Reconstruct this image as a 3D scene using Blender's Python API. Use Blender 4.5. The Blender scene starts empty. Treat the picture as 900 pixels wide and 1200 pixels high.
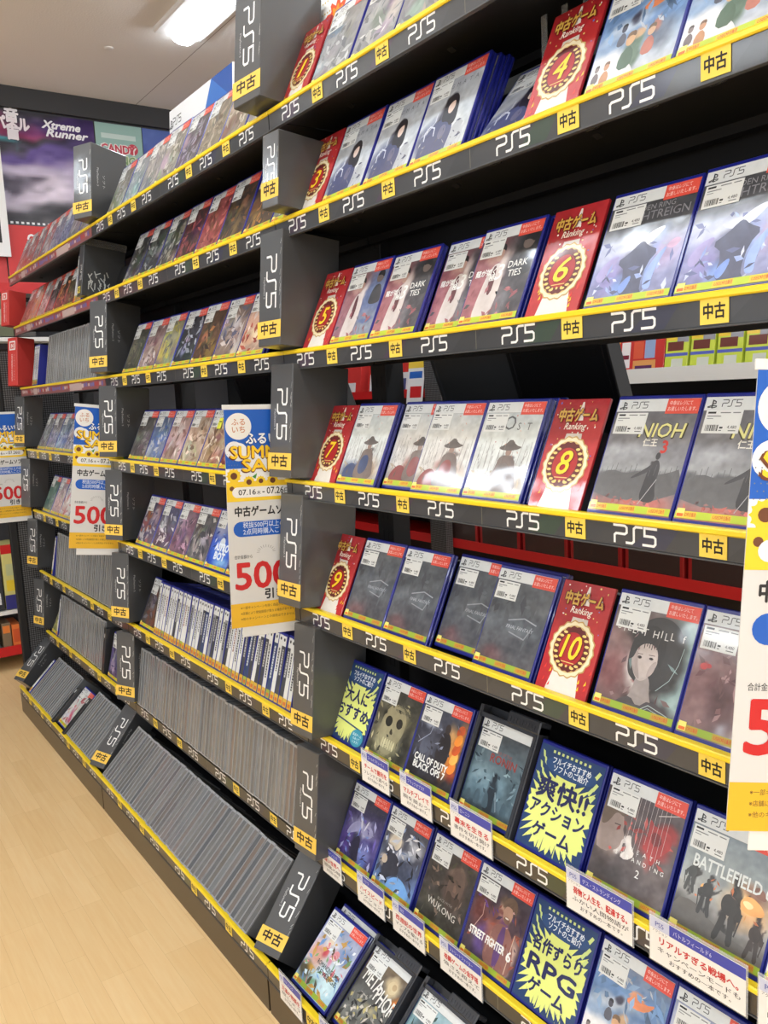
import bpy, math, random
import numpy as np
from mathutils import Matrix, Vector

C = bpy.context.scene
COL = C.collection
rnd = random.Random(7)
R_ = math.radians

# ------------------------------------------------------------------ camera
cam_d = bpy.data.cameras.new('camera')
cam = bpy.data.objects.new('camera', cam_d)
COL.objects.link(cam)
C.camera = cam
cam_d.sensor_fit = 'VERTICAL'
cam_d.sensor_height = 24.0
cam_d.sensor_width = 18.0
cam_d.lens = 1000.2 / 1200 * 24.0
cam_d.clip_start = 0.02
rm = (Matrix.Rotation(0.96696, 4, 'Z') @ Matrix.Rotation(1.43042, 4, 'X') @ Matrix.Rotation(-0.04901, 4, 'Z'))
cam.matrix_world = Matrix.Translation((1.5805, -0.8678, 1.3413)) @ rm

# ------------------------------------------------------------------ world, exposure
w = bpy.data.worlds.new('store_ambient')
C.world = w
w.use_nodes = True
w.node_tree.nodes['Background'].inputs[0].default_value = (0.95, 0.97, 1.0, 1)
w.node_tree.nodes['Background'].inputs[1].default_value = 1.1
C.view_settings.view_transform = 'Standard'
C.view_settings.look = 'None'
C.view_settings.gamma = 1.0
C.view_settings.use_curve_mapping = False
C.view_settings.exposure = 0.10
LAMP_STRENGTH = 34.0
LAMPS = [(y, x) for y, xs in ((-4.6, (-1.2, 1.4, 4.0)), (-3.35, (-.95, 1.65, 4.25)), (-2.15, (-2.35, .25, 2.85, 5.45)), (-0.66, (-.35, 2.25, 4.85)), (0.8, (-1.66, .94, 3.54, 6.1)), (2.6, (-1.66, .94, 3.54))) for x in xs]


# ------------------------------------------------------------------ helpers
def s2l(c):
    out = []
    for v in c[:3]:
        v = v / 255.0
        out.append(v / 12.92 if v <= 0.04045 else ((v + 0.055) / 1.055) ** 2.4)
    return tuple(out)


def mat(name, col, rough=0.5, metal=0.0, coat=0.0, coat_rough=0.05, emit=0.0, alpha=1.0, spec=0.5, trans=0.0):
    m = bpy.data.materials.new(name)
    m.use_nodes = True
    b = m.node_tree.nodes['Principled BSDF']
    c = s2l(col)
    b.inputs['Base Color'].default_value = (*c, 1)
    b.inputs['Roughness'].default_value = rough
    b.inputs['Metallic'].default_value = metal
    b.inputs['Coat Weight'].default_value = coat
    b.inputs['Coat Roughness'].default_value = coat_rough
    b.inputs['Specular IOR Level'].default_value = spec
    b.inputs['Alpha'].default_value = alpha
    b.inputs['Transmission Weight'].default_value = trans
    if emit:
        b.inputs['Emission Color'].default_value = (*c, 1)
        b.inputs['Emission Strength'].default_value = emit
    return m


def noise_node(nt, scale, detail=2.0, coord='Object', vecscale=None):
    tc = nt.nodes.new('ShaderNodeTexCoord')
    n = nt.nodes.new('ShaderNodeTexNoise')
    n.inputs['Scale'].default_value = scale
    n.inputs['Detail'].default_value = detail
    src = tc.outputs[coord]
    oi = nt.nodes.new('ShaderNodeObjectInfo')
    add = nt.nodes.new('ShaderNodeVectorMath')
    add.operation = 'ADD'
    mul = nt.nodes.new('ShaderNodeVectorMath')
    mul.operation = 'SCALE'
    mul.inputs['Scale'].default_value = 3.1
    cmb = nt.nodes.new('ShaderNodeCombineXYZ')
    for k in range(3):
        nt.links.new(oi.outputs['Random'], cmb.inputs[k])
    nt.links.new(cmb.outputs[0], mul.inputs[0])
    if vecscale:
        mp = nt.nodes.new('ShaderNodeMapping')
        mp.inputs['Scale'].default_value = vecscale
        nt.links.new(src, mp.inputs['Vector'])
        src = mp.outputs[0]
    nt.links.new(src, add.inputs[0])
    nt.links.new(mul.outputs[0], add.inputs[1])
    nt.links.new(add.outputs[0], n.inputs['Vector'])
    return n


def print_mat(name, rough=0.5, coat=0.0, coat_rough=0.04, wrinkle=0.0, wscale=14.0, spec=0.4, grain=0.0):
    """paper, card or film carrying a print: colours come from the mesh's own colour layer"""
    m = bpy.data.materials.new(name)
    m.use_nodes = True
    nt = m.node_tree
    b = nt.nodes['Principled BSDF']
    a = nt.nodes.new('ShaderNodeAttribute')
    a.attribute_name = 'Col'
    nt.links.new(a.outputs['Color'], b.inputs['Base Color'])
    if grain:
        gn = noise_node(nt, 90.0, 5.0)
        gm = nt.nodes.new('ShaderNodeMix')
        gm.data_type = 'RGBA'
        gm.blend_type = 'OVERLAY'
        gm.inputs['Factor'].default_value = grain
        nt.links.new(a.outputs['Color'], gm.inputs['A'])
        nt.links.new(gn.outputs['Fac'], gm.inputs['B'])
        nt.links.new(gm.outputs['Result'], b.inputs['Base Color'])
    b.inputs['Roughness'].default_value = rough
    b.inputs['Coat Weight'].default_value = coat
    b.inputs['Coat Roughness'].default_value = coat_rough
    b.inputs['Specular IOR Level'].default_value = spec
    if wrinkle:
        n = noise_node(nt, wscale, 1.5)
        bp = nt.nodes.new('ShaderNodeBump')
        bp.inputs['Strength'].default_value = wrinkle
        bp.inputs['Distance'].default_value = 0.02
        nt.links.new(n.outputs['Fac'], bp.inputs['Height'])
        nt.links.new(bp.outputs[0], b.inputs['Coat Normal'])
    return m


M = {}
M['wrapped'] = print_mat('film_wrapped_print', 0.42, 0.75, 0.09, 0.10, 12.0, grain=0.22)
M['print'] = print_mat('matte_print', 0.55)
M['gloss_print'] = print_mat('glossy_card_print', 0.4, 0.5, 0.08)
M['rail_print'] = print_mat('clear_faced_rail_print', 0.4, 0.55, 0.12)
M['sleeve_print'] = print_mat('sleeved_divider_print', 0.42, 0.55, 0.12, 0.05, 9.0)
M['crumpled'] = print_mat('crumpled_film_divider_print', 0.45, 0.45, 0.12, 0.16, 10.0)
M['banner'] = print_mat('laminated_banner_print', 0.5, 0.25, 0.2, 0.03, 3.0)
M['blue_plastic'] = mat('translucent_blue_plastic', (26, 34, 128), 0.28, coat=0.3)
M['red_plastic'] = mat('red_plastic', (190, 52, 48), 0.35, coat=0.3)
M['black_metal'] = mat('black_powder_coat', (20, 20, 22), 0.55)
M['black_plastic'] = mat('black_plastic', (24, 24, 26), 0.4)
M['grey_plastic'] = mat('dark_grey_plastic', (74, 76, 78), 0.45)
M['plinth'] = mat('dark_plinth_laminate', (66, 56, 44), 0.3)  # brown tint puts the floor's reflection into the dark base colour
M['yellow'] = mat('yellow_plastic_lip', (246, 214, 40), 0.35, coat=0.3)
M['clear'] = mat('clear_tab_plastic', (150, 152, 155), 0.2, alpha=0.35)
M['tab'] = mat('shelf_tab_plastic', (70, 71, 74), 0.25, alpha=0.6)
M['smoke'] = mat('smoked_security_plastic', (56, 58, 64), 0.25, coat=0.4)
M['film'] = mat('clear_talker_film', (225, 228, 232), 0.15, alpha=0.3)
M['white_plastic'] = mat('white_plastic', (228, 228, 226), 0.4)
M['white_metal'] = mat('white_shelf_metal', (226, 225, 222), 0.45)
M['red_metal'] = mat('red_shelf_metal', (196, 32, 34), 0.4)
M['lamp'] = mat('lamp_diffuser', (236, 246, 255), 0.4, emit=LAMP_STRENGTH)
M['lamp_body'] = mat('lamp_housing', (225, 222, 218), 0.5)


def clear_case_mat():
    m = bpy.data.materials.new('clear_grey_case_plastic')
    m.use_nodes = True
    nt = m.node_tree
    b = nt.nodes['Principled BSDF']
    oi = nt.nodes.new('ShaderNodeObjectInfo')
    r = nt.nodes.new('ShaderNodeValToRGB')
    e = r.color_ramp.elements
    e[0].position = 0.0
    e[0].color = (*s2l((112, 113, 114)), 1)
    e[1].position = 1.0
    e[1].color = (*s2l((102, 105, 109)), 1)
    for p, c in ((0.2, (122, 121, 118)), (0.35, (102, 105, 109)), (0.5, (116, 112, 106)), (0.65, (94, 97, 101)), (0.8, (126, 128, 129)), (0.93, (118, 104, 96))):
        k = e.new(p)
        k.color = (*s2l(c), 1)
    nt.links.new(oi.outputs['Random'], r.inputs[0])
    n = noise_node(nt, 22.0, 2.0)
    mx = nt.nodes.new('ShaderNodeMix')
    mx.data_type = 'RGBA'
    mx.blend_type = 'OVERLAY'
    mx.inputs['Factor'].default_value = 0.18
    nt.links.new(r.outputs[0], mx.inputs['A'])
    nt.links.new(n.outputs['Fac'], mx.inputs['B'])
    nt.links.new(mx.outputs['Result'], b.inputs['Base Color'])
    b.inputs['Roughness'].default_value = 0.22
    b.inputs['Coat Weight'].default_value = 0.5
    b.inputs['Coat Roughness'].default_value = 0.08
    return m


M['clear_case'] = clear_case_mat()
M['clear_rim'] = mat('clear_case_rim', (158, 160, 162), 0.2, coat=0.4)


def floor_mat():
    m = bpy.data.materials.new('pale_maple_planks')
    m.use_nodes = True
    nt = m.node_tree
    b = nt.nodes['Principled BSDF']
    tc = nt.nodes.new('ShaderNodeTexCoord')
    br = nt.nodes.new('ShaderNodeTexBrick')
    br.offset = 0.37
    br.offset_frequency = 3
    br.inputs['Scale'].default_value = 1.0
    br.inputs['Brick Width'].default_value = 0.34
    br.inputs['Row Height'].default_value = 0.052
    br.inputs['Mortar Size'].default_value = 0.0004
    br.inputs['Mortar Smooth'].default_value = 0.4
    br.inputs['Bias'].default_value = 0.0
    br.inputs['Color1'].default_value = (*s2l((240, 206, 154)), 1)
    br.inputs['Color2'].default_value = (*s2l((232, 196, 142)), 1)
    br.inputs['Mortar'].default_value = (*s2l((212, 174, 122)), 1)
    nt.links.new(tc.outputs['Object'], br.inputs['Vector'])
    mp = nt.nodes.new('ShaderNodeMapping')
    mp.inputs['Scale'].default_value = (3.0, 40.0, 1.0)
    nt.links.new(tc.outputs['Object'], mp.inputs['Vector'])
    n = nt.nodes.new('ShaderNodeTexNoise')
    n.inputs['Scale'].default_value = 2.0
    n.inputs['Detail'].default_value = 4
    nt.links.new(mp.outputs[0], n.inputs['Vector'])
    mx = nt.nodes.new('ShaderNodeMix')
    mx.data_type = 'RGBA'
    mx.blend_type = 'SOFT_LIGHT'
    mx.inputs['Factor'].default_value = 0.28
    nt.links.new(br.outputs['Color'], mx.inputs['A'])
    nt.links.new(n.outputs['Fac'], mx.inputs['B'])
    nt.links.new(mx.outputs['Result'], b.inputs['Base Color'])
    b.inputs['Roughness'].default_value = 0.38
    b.inputs['Specular IOR Level'].default_value = 0.35
    return m


def ceiling_mat():
    m = bpy.data.materials.new('off_white_ceiling_board')
    m.use_nodes = True
    nt = m.node_tree
    b = nt.nodes['Principled BSDF']
    tc = nt.nodes.new('ShaderNodeTexCoord')
    br = nt.nodes.new('ShaderNodeTexBrick')
    br.offset = 0.5
    br.inputs['Scale'].default_value = 1.0
    br.inputs['Brick Width'].default_value = 60.0
    br.inputs['Row Height'].default_value = 1.82
    br.inputs['Mortar Size'].default_value = 0.002
    br.inputs['Color1'].default_value = (*s2l((232, 228, 223)), 1)
    br.inputs['Color2'].default_value = (*s2l((232, 228, 223)), 1)
    br.inputs['Mortar'].default_value = (*s2l((150, 138, 128)), 1)
    mp = nt.nodes.new('ShaderNodeMapping')
    mp.inputs['Location'].default_value = (0.9, 0.86, 0)
    nt.links.new(tc.outputs['Object'], mp.inputs['Vector'])
    nt.links.new(mp.outputs[0], br.inputs['Vector'])
    n = nt.nodes.new('ShaderNodeTexNoise')
    n.inputs['Scale'].default_value = 120.0
    n.inputs['Detail'].default_value = 3
    nt.links.new(tc.outputs['Object'], n.inputs['Vector'])
    bp = nt.nodes.new('ShaderNodeBump')
    bp.inputs['Strength'].default_value = 0.3
    bp.inputs['Distance'].default_value = 0.004
    nt.links.new(n.outputs['Fac'], bp.inputs['Height'])
    nt.links.new(bp.outputs[0], b.inputs['Normal'])
    nt.links.new(br.outputs['Color'], b.inputs['Base Color'])
    b.inputs['Roughness'].default_value = 0.85
    return m


def peg_mat():
    m = bpy.data.materials.new('perforated_black_metal')
    m.use_nodes = True
    nt = m.node_tree
    b = nt.nodes['Principled BSDF']
    tc = nt.nodes.new('ShaderNodeTexCoord')
    v = nt.nodes.new('ShaderNodeTexVoronoi')
    v.feature = 'F1'
    v.inputs['Scale'].default_value = 105.0
    v.inputs['Randomness'].default_value = 0.0
    nt.links.new(tc.outputs['Object'], v.inputs['Vector'])
    r = nt.nodes.new('ShaderNodeValToRGB')
    r.color_ramp.interpolation = 'CONSTANT'
    r.color_ramp.elements[0].color = (*s2l((104, 104, 106)), 1)  # holes as lighter dots: brightness behind the sheet put into the colour
    r.color_ramp.elements[1].position = 0.44
    r.color_ramp.elements[1].color = (*s2l((34, 34, 36)), 1)
    nt.links.new(v.outputs['Distance'], r.inputs[0])
    nt.links.new(r.outputs[0], b.inputs['Base Color'])
    b.inputs['Roughness'].default_value = 0.5
    return m


M['peg'] = peg_mat()


class PB:
    """mesh builder: flat prints (x right, z up, facing -y, layered towards -y) and boxes, with a colour per vertex"""

    def __init__(self):
        self.v, self.f, self.c = [], [], []
        self.T = Matrix.Identity(4)
        self.n = 0

    def face(self, pts, col):
        i = len(self.v)
        self.v += [tuple(self.T @ Vector(p)) for p in pts]
        self.c += [s2l(col)] * len(pts)
        self.f.append(tuple(range(i, i + len(pts))))

    def poly(self, pts, col, L=1):
        self.n += 1
        y = -0.00012 * L - 0.000013 * (self.n % 8)
        self.face([(x, y, z) for x, z in pts], col)

    def rect(self, x0, z0, x1, z1, col, L=1):
        self.poly([(x0, z0), (x1, z0), (x1, z1), (x0, z1)], col, L)

    def ell(self, cx, cz, rx, rz, col, L=1, n=28, wob=0.0, k=14, a0=0.0):
        pts = []
        for i in range(n):
            a = 2 * math.pi * i / n
            q = 1 + wob * math.cos(k * a)
            pts.append((cx + rx * q * math.cos(a + a0), cz + rz * q * math.sin(a + a0)))
        self.poly(pts, col, L)

    def stroke(self, pts, wd, col, L=1):
        """ribbon of even width with mitred corners, no overlaps"""
        n = len(pts)
        lf, rt = [], []
        dirs = []
        for (x0, z0), (x1, z1) in zip(pts[:-1], pts[1:]):
            l = math.hypot(x1 - x0, z1 - z0) or 1
            dirs.append(((x1 - x0) / l, (z1 - z0) / l))
        for i, (x, z) in enumerate(pts):
            d0, d1 = dirs[max(i - 1, 0)], dirs[min(i, n - 2)]
            tx, tz = d0[0] + d1[0], d0[1] + d1[1]
            l = math.hypot(tx, tz) or 1
            tx, tz = tx / l, tz / l
            k = wd / 2 / max(tx * d1[0] + tz * d1[1], .35)
            ex = wd / 2 * (-1 if i == 0 else (1 if i == n - 1 else 0))
            lf.append((x + ex * tx - tz * k, z + ex * tz + tx * k))
            rt.append((x + ex * tx + tz * k, z + ex * tz - tx * k))
        self.n += 1
        y = -0.00012 * L - 0.000013 * (self.n % 8)
        for i in range(n - 1):
            self.face([(q[0], y, q[1]) for q in (rt[i], rt[i + 1], lf[i + 1], lf[i])], col)

    def blob(self, pts, col, L=1, it=2):
        """closed outline, rounded by corner cutting"""
        for _ in range(it):
            q = []
            for (x0, z0), (x1, z1) in zip(pts, pts[1:] + pts[:1]):
                q += [(x0 * .75 + x1 * .25, z0 * .75 + z1 * .25), (x0 * .25 + x1 * .75, z0 * .25 + z1 * .75)]
            pts = q
        i = len(self.c)
        self.poly(pts, col, L)
        for k in range(i, len(self.c)):
            x, _, z = self.v[k]
            t = 1 + .34 * (float(_lat[int(x * 330) % 64, int(z * 330) % 64]) - .5)
            self.c[k] = tuple(v * t for v in self.c[k])

    def txt(self, s, x, z, h, col, L=2, bold=0.0, align='C', rot=0.0, wide=None, sx=1.0, shear=0.0, res=2):
        tv, tf, wd = glyphs(s, 0.0, shear, res)
        k = h / 0.73
        kx = k * sx
        if wide:
            kx = wide / max(wd, 1e-6)
        off = {'C': -wd / 2, 'L': 0.0, 'R': -wd}[align]
        ca, sa = math.cos(rot), math.sin(rot)
        d = bold * k * 1.1
        sh = [(0, 0)] if bold <= 0.004 else ([(-d * .5, 0), (d * .5, 0)] if h < .0075 else ([(-d, 0), (d, 0), (0, d), (0, -d)] if h < .03 else [(d * math.cos(q * .7854), d * math.sin(q * .7854)) for q in range(8)]))
        for j, (ox, oz) in enumerate(sh):
            i = len(self.v)
            for a, b in tv:
                px, pz = (a + off) * kx + ox, b * k + oz
                self.v.append(tuple(self.T @ Vector((x + px * ca - pz * sa, -0.00012 * L - 0.000014 * j, z + px * sa + pz * ca))))
            self.c += [s2l(col)] * len(tv)
            self.f += [tuple(i + q for q in t) for t in tf]

    def ps5(self, x, z, h, col, L=2, rot=0.0, wd=0.14):
        """the console's rounded one-line logotype, lower left corner at x, z"""
        ca, sa = math.cos(rot), math.sin(rot)
        for st in ([(0, 1), (.78, 1), (.92, .9), (.92, .6), (.78, .5), (.14, .5), (.02, .4), (.02, 0)],
                   [(2.0, 1), (1.58, 1), (1.44, .88), (1.44, .12), (1.30, 0), (.92, 0)],
                   [(3.0, 1), (2.2, 1), (2.2, .54), (2.84, .54), (2.96, .44), (2.96, .12), (2.84, 0), (2.12, 0)]):
            self.stroke([(x + (a * ca - b * sa) * h, z + (a * sa + b * ca) * h) for a, b in st], wd * h, col, L)

    def symbol(self, x, z, h, col, L=2):
        """standing P over a lying S"""
        self.poly([(x - .10 * h, z - .02 * h), (x + .08 * h, z - .08 * h), (x + .08 * h, z + .92 * h), (x - .10 * h, z + h)], col, L)
        self.stroke([(x + .06 * h, z + .88 * h), (x + .34 * h, z + .74 * h), (x + .36 * h, z + .52 * h), (x + .14 * h, z + .50 * h)], .13 * h, col, L)
        self.stroke([(x + .14 * h, z + .26 * h), (x + .52 * h, z + .22 * h), (x + .50 * h, z + .10 * h), (x + .14 * h, z + .02 * h)], .11 * h, col, L)
        self.stroke([(x - .14 * h, z + .26 * h), (x - .54 * h, z + .14 * h), (x - .50 * h, z + .04 * h), (x - .14 * h, z + .10 * h)], .11 * h, col, L)

    def box(self, x0, y0, z0, x1, y1, z1, col=(128, 128, 128), b=0.0):
        if b <= 0:
            P = [(x0, y0, z0), (x1, y0, z0), (x1, y1, z0), (x0, y1, z0), (x0, y0, z1), (x1, y0, z1), (x1, y1, z1), (x0, y1, z1)]
            for q in ((0, 1, 5, 4), (1, 2, 6, 5), (2, 3, 7, 6), (3, 0, 4, 7), (4, 5, 6, 7), (3, 2, 1, 0)):
                self.face([P[k] for k in q], col)
            return
        # chamfered box: corner points pulled in on each axis
        def q(sx, sy, sz, ax):
            X = [x0, x1][sx]; Y = [y0, y1][sy]; Z = [z0, z1][sz]
            ox = b * (1 if sx == 0 else -1); oy = b * (1 if sy == 0 else -1); oz = b * (1 if sz == 0 else -1)
            return (X + (0 if ax == 0 else ox), Y + (0 if ax == 1 else oy), Z + (0 if ax == 2 else oz))
        for s in (0, 1):
            for ax in range(3):
                o = [(0, 0), (1, 0), (1, 1), (0, 1)]
                if (s == 1) != (ax == 1):
                    pass
                else:
                    o = o[::-1]
                pts = []
                for a, c in o:
                    idx = [a, c]
                    idx.insert(ax, s)
                    pts.append(q(*idx, ax))
                self.face(pts, col)
        for ax in range(3):
            oth = [k for k in range(3) if k != ax]
            for s1 in (0, 1):
                for s2 in (0, 1):
                    e = []
                    for s in (0, 1):
                        idx = [0, 0, 0]
                        idx[ax] = s; idx[oth[0]] = s1; idx[oth[1]] = s2
                        e.append((q(*idx, oth[0]), q(*idx, oth[1])))
                    self.face([e[0][0], e[1][0], e[1][1], e[0][1]], col)
        for a in (0, 1):
            for c in (0, 1):
                for d in (0, 1):
                    self.face([q(a, c, d, 0), q(a, c, d, 1), q(a, c, d, 2)], col)

    def grid(self, x0, z0, x1, z1, cols, L=1):
        ny, nx = cols.shape[0], cols.shape[1]
        i = len(self.v)
        y = -0.00012 * L
        for r in range(ny):
            for k in range(nx):
                self.v.append(tuple(self.T @ Vector((x0 + (x1 - x0) * k / (nx - 1), y, z0 + (z1 - z0) * r / (ny - 1)))))
                self.c.append(s2l(cols[r, k]))
        for r in range(ny - 1):
            for k in range(nx - 1):
                a = i + r * nx + k
                self.f.append((a, a + 1, a + nx + 1, a + nx))

    def mesh(self, name, m):
        me = bpy.data.meshes.new(name)
        me.from_pydata(self.v, [], self.f)
        at = me.attributes.new('Col', 'FLOAT_COLOR', 'POINT')
        arr = np.ones((len(self.v), 4), dtype=np.float32)
        arr[:, :3] = np.array(self.c, dtype=np.float32)
        at.data.foreach_set('color', arr.ravel())
        me.materials.append(m)
        me.update()
        return me


_G = {}


def glyphs(s, bold, shear, res):
    k = (s, bold, shear, res)
    if k not in _G:
        cu = bpy.data.curves.new('lettering', 'FONT')
        cu.body = s
        cu.resolution_u = res
        cu.offset = bold
        cu.shear = shear
        o = bpy.data.objects.new('lettering', cu)
        COL.objects.link(o)
        dg = bpy.context.evaluated_depsgraph_get()
        me = bpy.data.meshes.new_from_object(o.evaluated_get(dg))
        tv = [(v.co.x, v.co.y) for v in me.vertices]
        tf = [tuple(p.vertices) for p in me.polygons]
        mn = min([a for a, _ in tv], default=0)
        mxx = max([a for a, _ in tv], default=0)
        tv = [(a - mn, b) for a, b in tv]
        bpy.data.objects.remove(o)
        bpy.data.curves.remove(cu)
        bpy.data.meshes.remove(me)
        _G[k] = (tv, tf, mxx - mn)
    return _G[k]


def link(name, me, parent=None, loc=(0, 0, 0), rot=(0, 0, 0)):
    o = bpy.data.objects.new(name, me)
    COL.objects.link(o)
    o.location = loc
    o.rotation_euler = rot
    if parent is not None:
        o.parent = parent
    return o


def tag(o, label, cat, group=None):
    o['label'] = label
    o['category'] = cat
    if group:
        o['group'] = group
    return o


def thing(name, label, cat, loc=(0, 0, 0), rot=(0, 0, 0), group=None):
    o = link(name, None, None, loc, rot)
    o.empty_display_size = 0.05
    return tag(o, label, cat, group)


def struct(name, pb, m):
    o = link(name, pb.mesh(name, m))
    o['kind'] = 'structure'
    return o


def dup(root, loc, label, group=None, rot=None):
    r = root.copy()
    COL.objects.link(r)
    r.location = loc
    if rot is not None:
        r.rotation_euler = rot
    r['label'] = label
    if group:
        r['group'] = group
    for ch in list(root.children):
        c = ch.copy()
        COL.objects.link(c)
        c.parent = r
    return r


# ------------------------------------------------------------------ art for the printed covers
_lat = np.random.RandomState(3).rand(64, 64)


def vnoise(x, y):
    xi, yi = np.floor(x).astype(int), np.floor(y).astype(int)
    fx, fy = x - xi, y - yi
    fx, fy = fx * fx * (3 - 2 * fx), fy * fy * (3 - 2 * fy)
    g = lambda a, b: _lat[a % 64, b % 64]
    return (g(xi, yi) * (1 - fx) + g(xi + 1, yi) * fx) * (1 - fy) + (g(xi, yi + 1) * (1 - fx) + g(xi + 1, yi + 1) * fx) * fy


def art(stops, blobs, nx, ny, seed=0, warp=0.06, grain=22, gs=9.0):
    """stops: [(height 0..1, colour)]; blobs: (cx, cy, rx, ry, colour, alpha, softness[, rotation])"""
    u, v = np.meshgrid(np.linspace(0, 1, nx), np.linspace(0, 1, ny))
    sd = seed * 7.3
    uw = u + warp * (vnoise(u * 6 + sd, v * 7 + sd) - .5) + warp * .6 * (vnoise(u * 14 + sd, v * 17 + 5) - .5)
    vw = v + warp * (vnoise(u * 6 + sd + 20, v * 7 + 9) - .5) + warp * .6 * (vnoise(u * 15 + 3, v * 16 + sd) - .5)
    hs = [s[0] for s in stops]
    img = np.stack([np.interp(vw, hs, [s[1][k] for s in stops]) for k in range(3)], -1)
    for b in blobs:
        cx, cy, rx, ry, col, al, so = b[:7]
        an = R_(b[7]) if len(b) > 7 else 0.0
        wv = 0.35 if so < 0.12 else 1.0
        uu = u * (1 - wv) + uw * wv
        vv = v * (1 - wv) + vw * wv
        dx, dy = (uu - cx), (vv - cy) * 1.22
        ex, ey = dx * math.cos(an) + dy * math.sin(an), -dx * math.sin(an) + dy * math.cos(an)
        d = np.sqrt((ex / rx) ** 2 + (ey / (ry * 1.22)) ** 2)
        m = np.clip((1 + so - d) / (2 * so + 1e-6), 0, 1)[..., None] * al
        img = img * (1 - m) + np.array(col, float) * m
    g = (vnoise(u * gs + sd, v * gs * 1.2 + sd) - .5) + .7 * (vnoise(u * gs * 2.7 + 4, v * gs * 3.1 + sd) - .5)
    return np.clip(img + (g * grain)[..., None], 4, 250)


def soldier(x, z, s, c):
    """a plain standing figure seen against haze"""
    return [(x, z + .40 * s, .045 * s, .05 * s, c, .95, .1), (x, z + .24 * s, .085 * s, .14 * s, c, .95, .12), (x - .05 * s, z + .02 * s, .035 * s, .15 * s, c, .95, .12, 8),
            (x + .055 * s, z + .02 * s, .035 * s, .15 * s, c, .95, .12, -8), (x + .09 * s, z + .2 * s, .02 * s, .15 * s, c, .9, .15, -20)]


W_, H_ = 0.129, 0.158          # printed cover
CW, CH, CT = 0.135, 0.170, 0.014   # plastic case


def shards(pb, cols, seed, n, AH, lo=.05, hi=.85, big=1.0, z0=.06):
    """small brush-like flecks: printed colour, and painted film creases on palette covers"""
    r = random.Random(seed * 31 + 5)
    for k in range(n):
        x, z = r.uniform(.06, .94) * W_, r.uniform(z0 + lo, hi) * AH
        a = r.uniform(0, 6.28)
        l, t = r.uniform(.006, .020) * big, r.uniform(.0012, .0045) * big
        c = cols[r.randrange(len(cols))]
        sh = r.uniform(.82, 1.12)
        c = tuple(min(250, max(6, v * sh)) for v in c)
        dx, dz = math.cos(a), math.sin(a)
        P = [(x - dx * l / 2, z - dz * l / 2), (x - dz * t, z + dx * t), (x + dx * l / 2, z + dz * l / 2), (x + dz * t * .6, z - dx * t * .6)]
        P = [(min(max(px, .001), W_ - .001), min(max(pz, .001), AH - .001)) for px, pz in P]
        pb.poly(P[::-1], c, 1.1)


def walker(pb, x, z, s, c, AH, flip=1):
    """plain walking figure with pack and rifle"""
    X = lambda a: (x + flip * a * s) * W_
    Z = lambda b: (z + b * s * .82) * AH
    pb.ell(X(0.01), Z(.90), .052 * s * W_, .060 * s * W_, c, 1.3, 14)
    pb.blob([(X(-.10), Z(.50)), (X(-.16), Z(.64)), (X(-.13), Z(.80)), (X(-.02), Z(.86)), (X(.10), Z(.82)), (X(.15), Z(.68)), (X(.10), Z(.48))], c, 1.3)
    pb.blob([(X(-.11), Z(.52)), (X(-.14), Z(.30)), (X(-.20), Z(.02)), (X(-.10), Z(.0)), (X(-.04), Z(.28)), (X(0.0), Z(.50))], c, 1.32, 1)
    pb.blob([(X(.0), Z(.50)), (X(.05), Z(.26)), (X(.06), Z(.0)), (X(.17), Z(.02)), (X(.14), Z(.28)), (X(.11), Z(.52))], c, 1.34, 1)
    pb.blob([(X(.08), Z(.80)), (X(.22), Z(.64)), (X(.20), Z(.46)), (X(.14), Z(.46)), (X(.13), Z(.62))], c, 1.36, 1)
    pb.stroke([(X(.22), Z(.60)), (X(.17), Z(.22))], .016 * s * W_ + .0006, c, 1.36)


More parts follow.
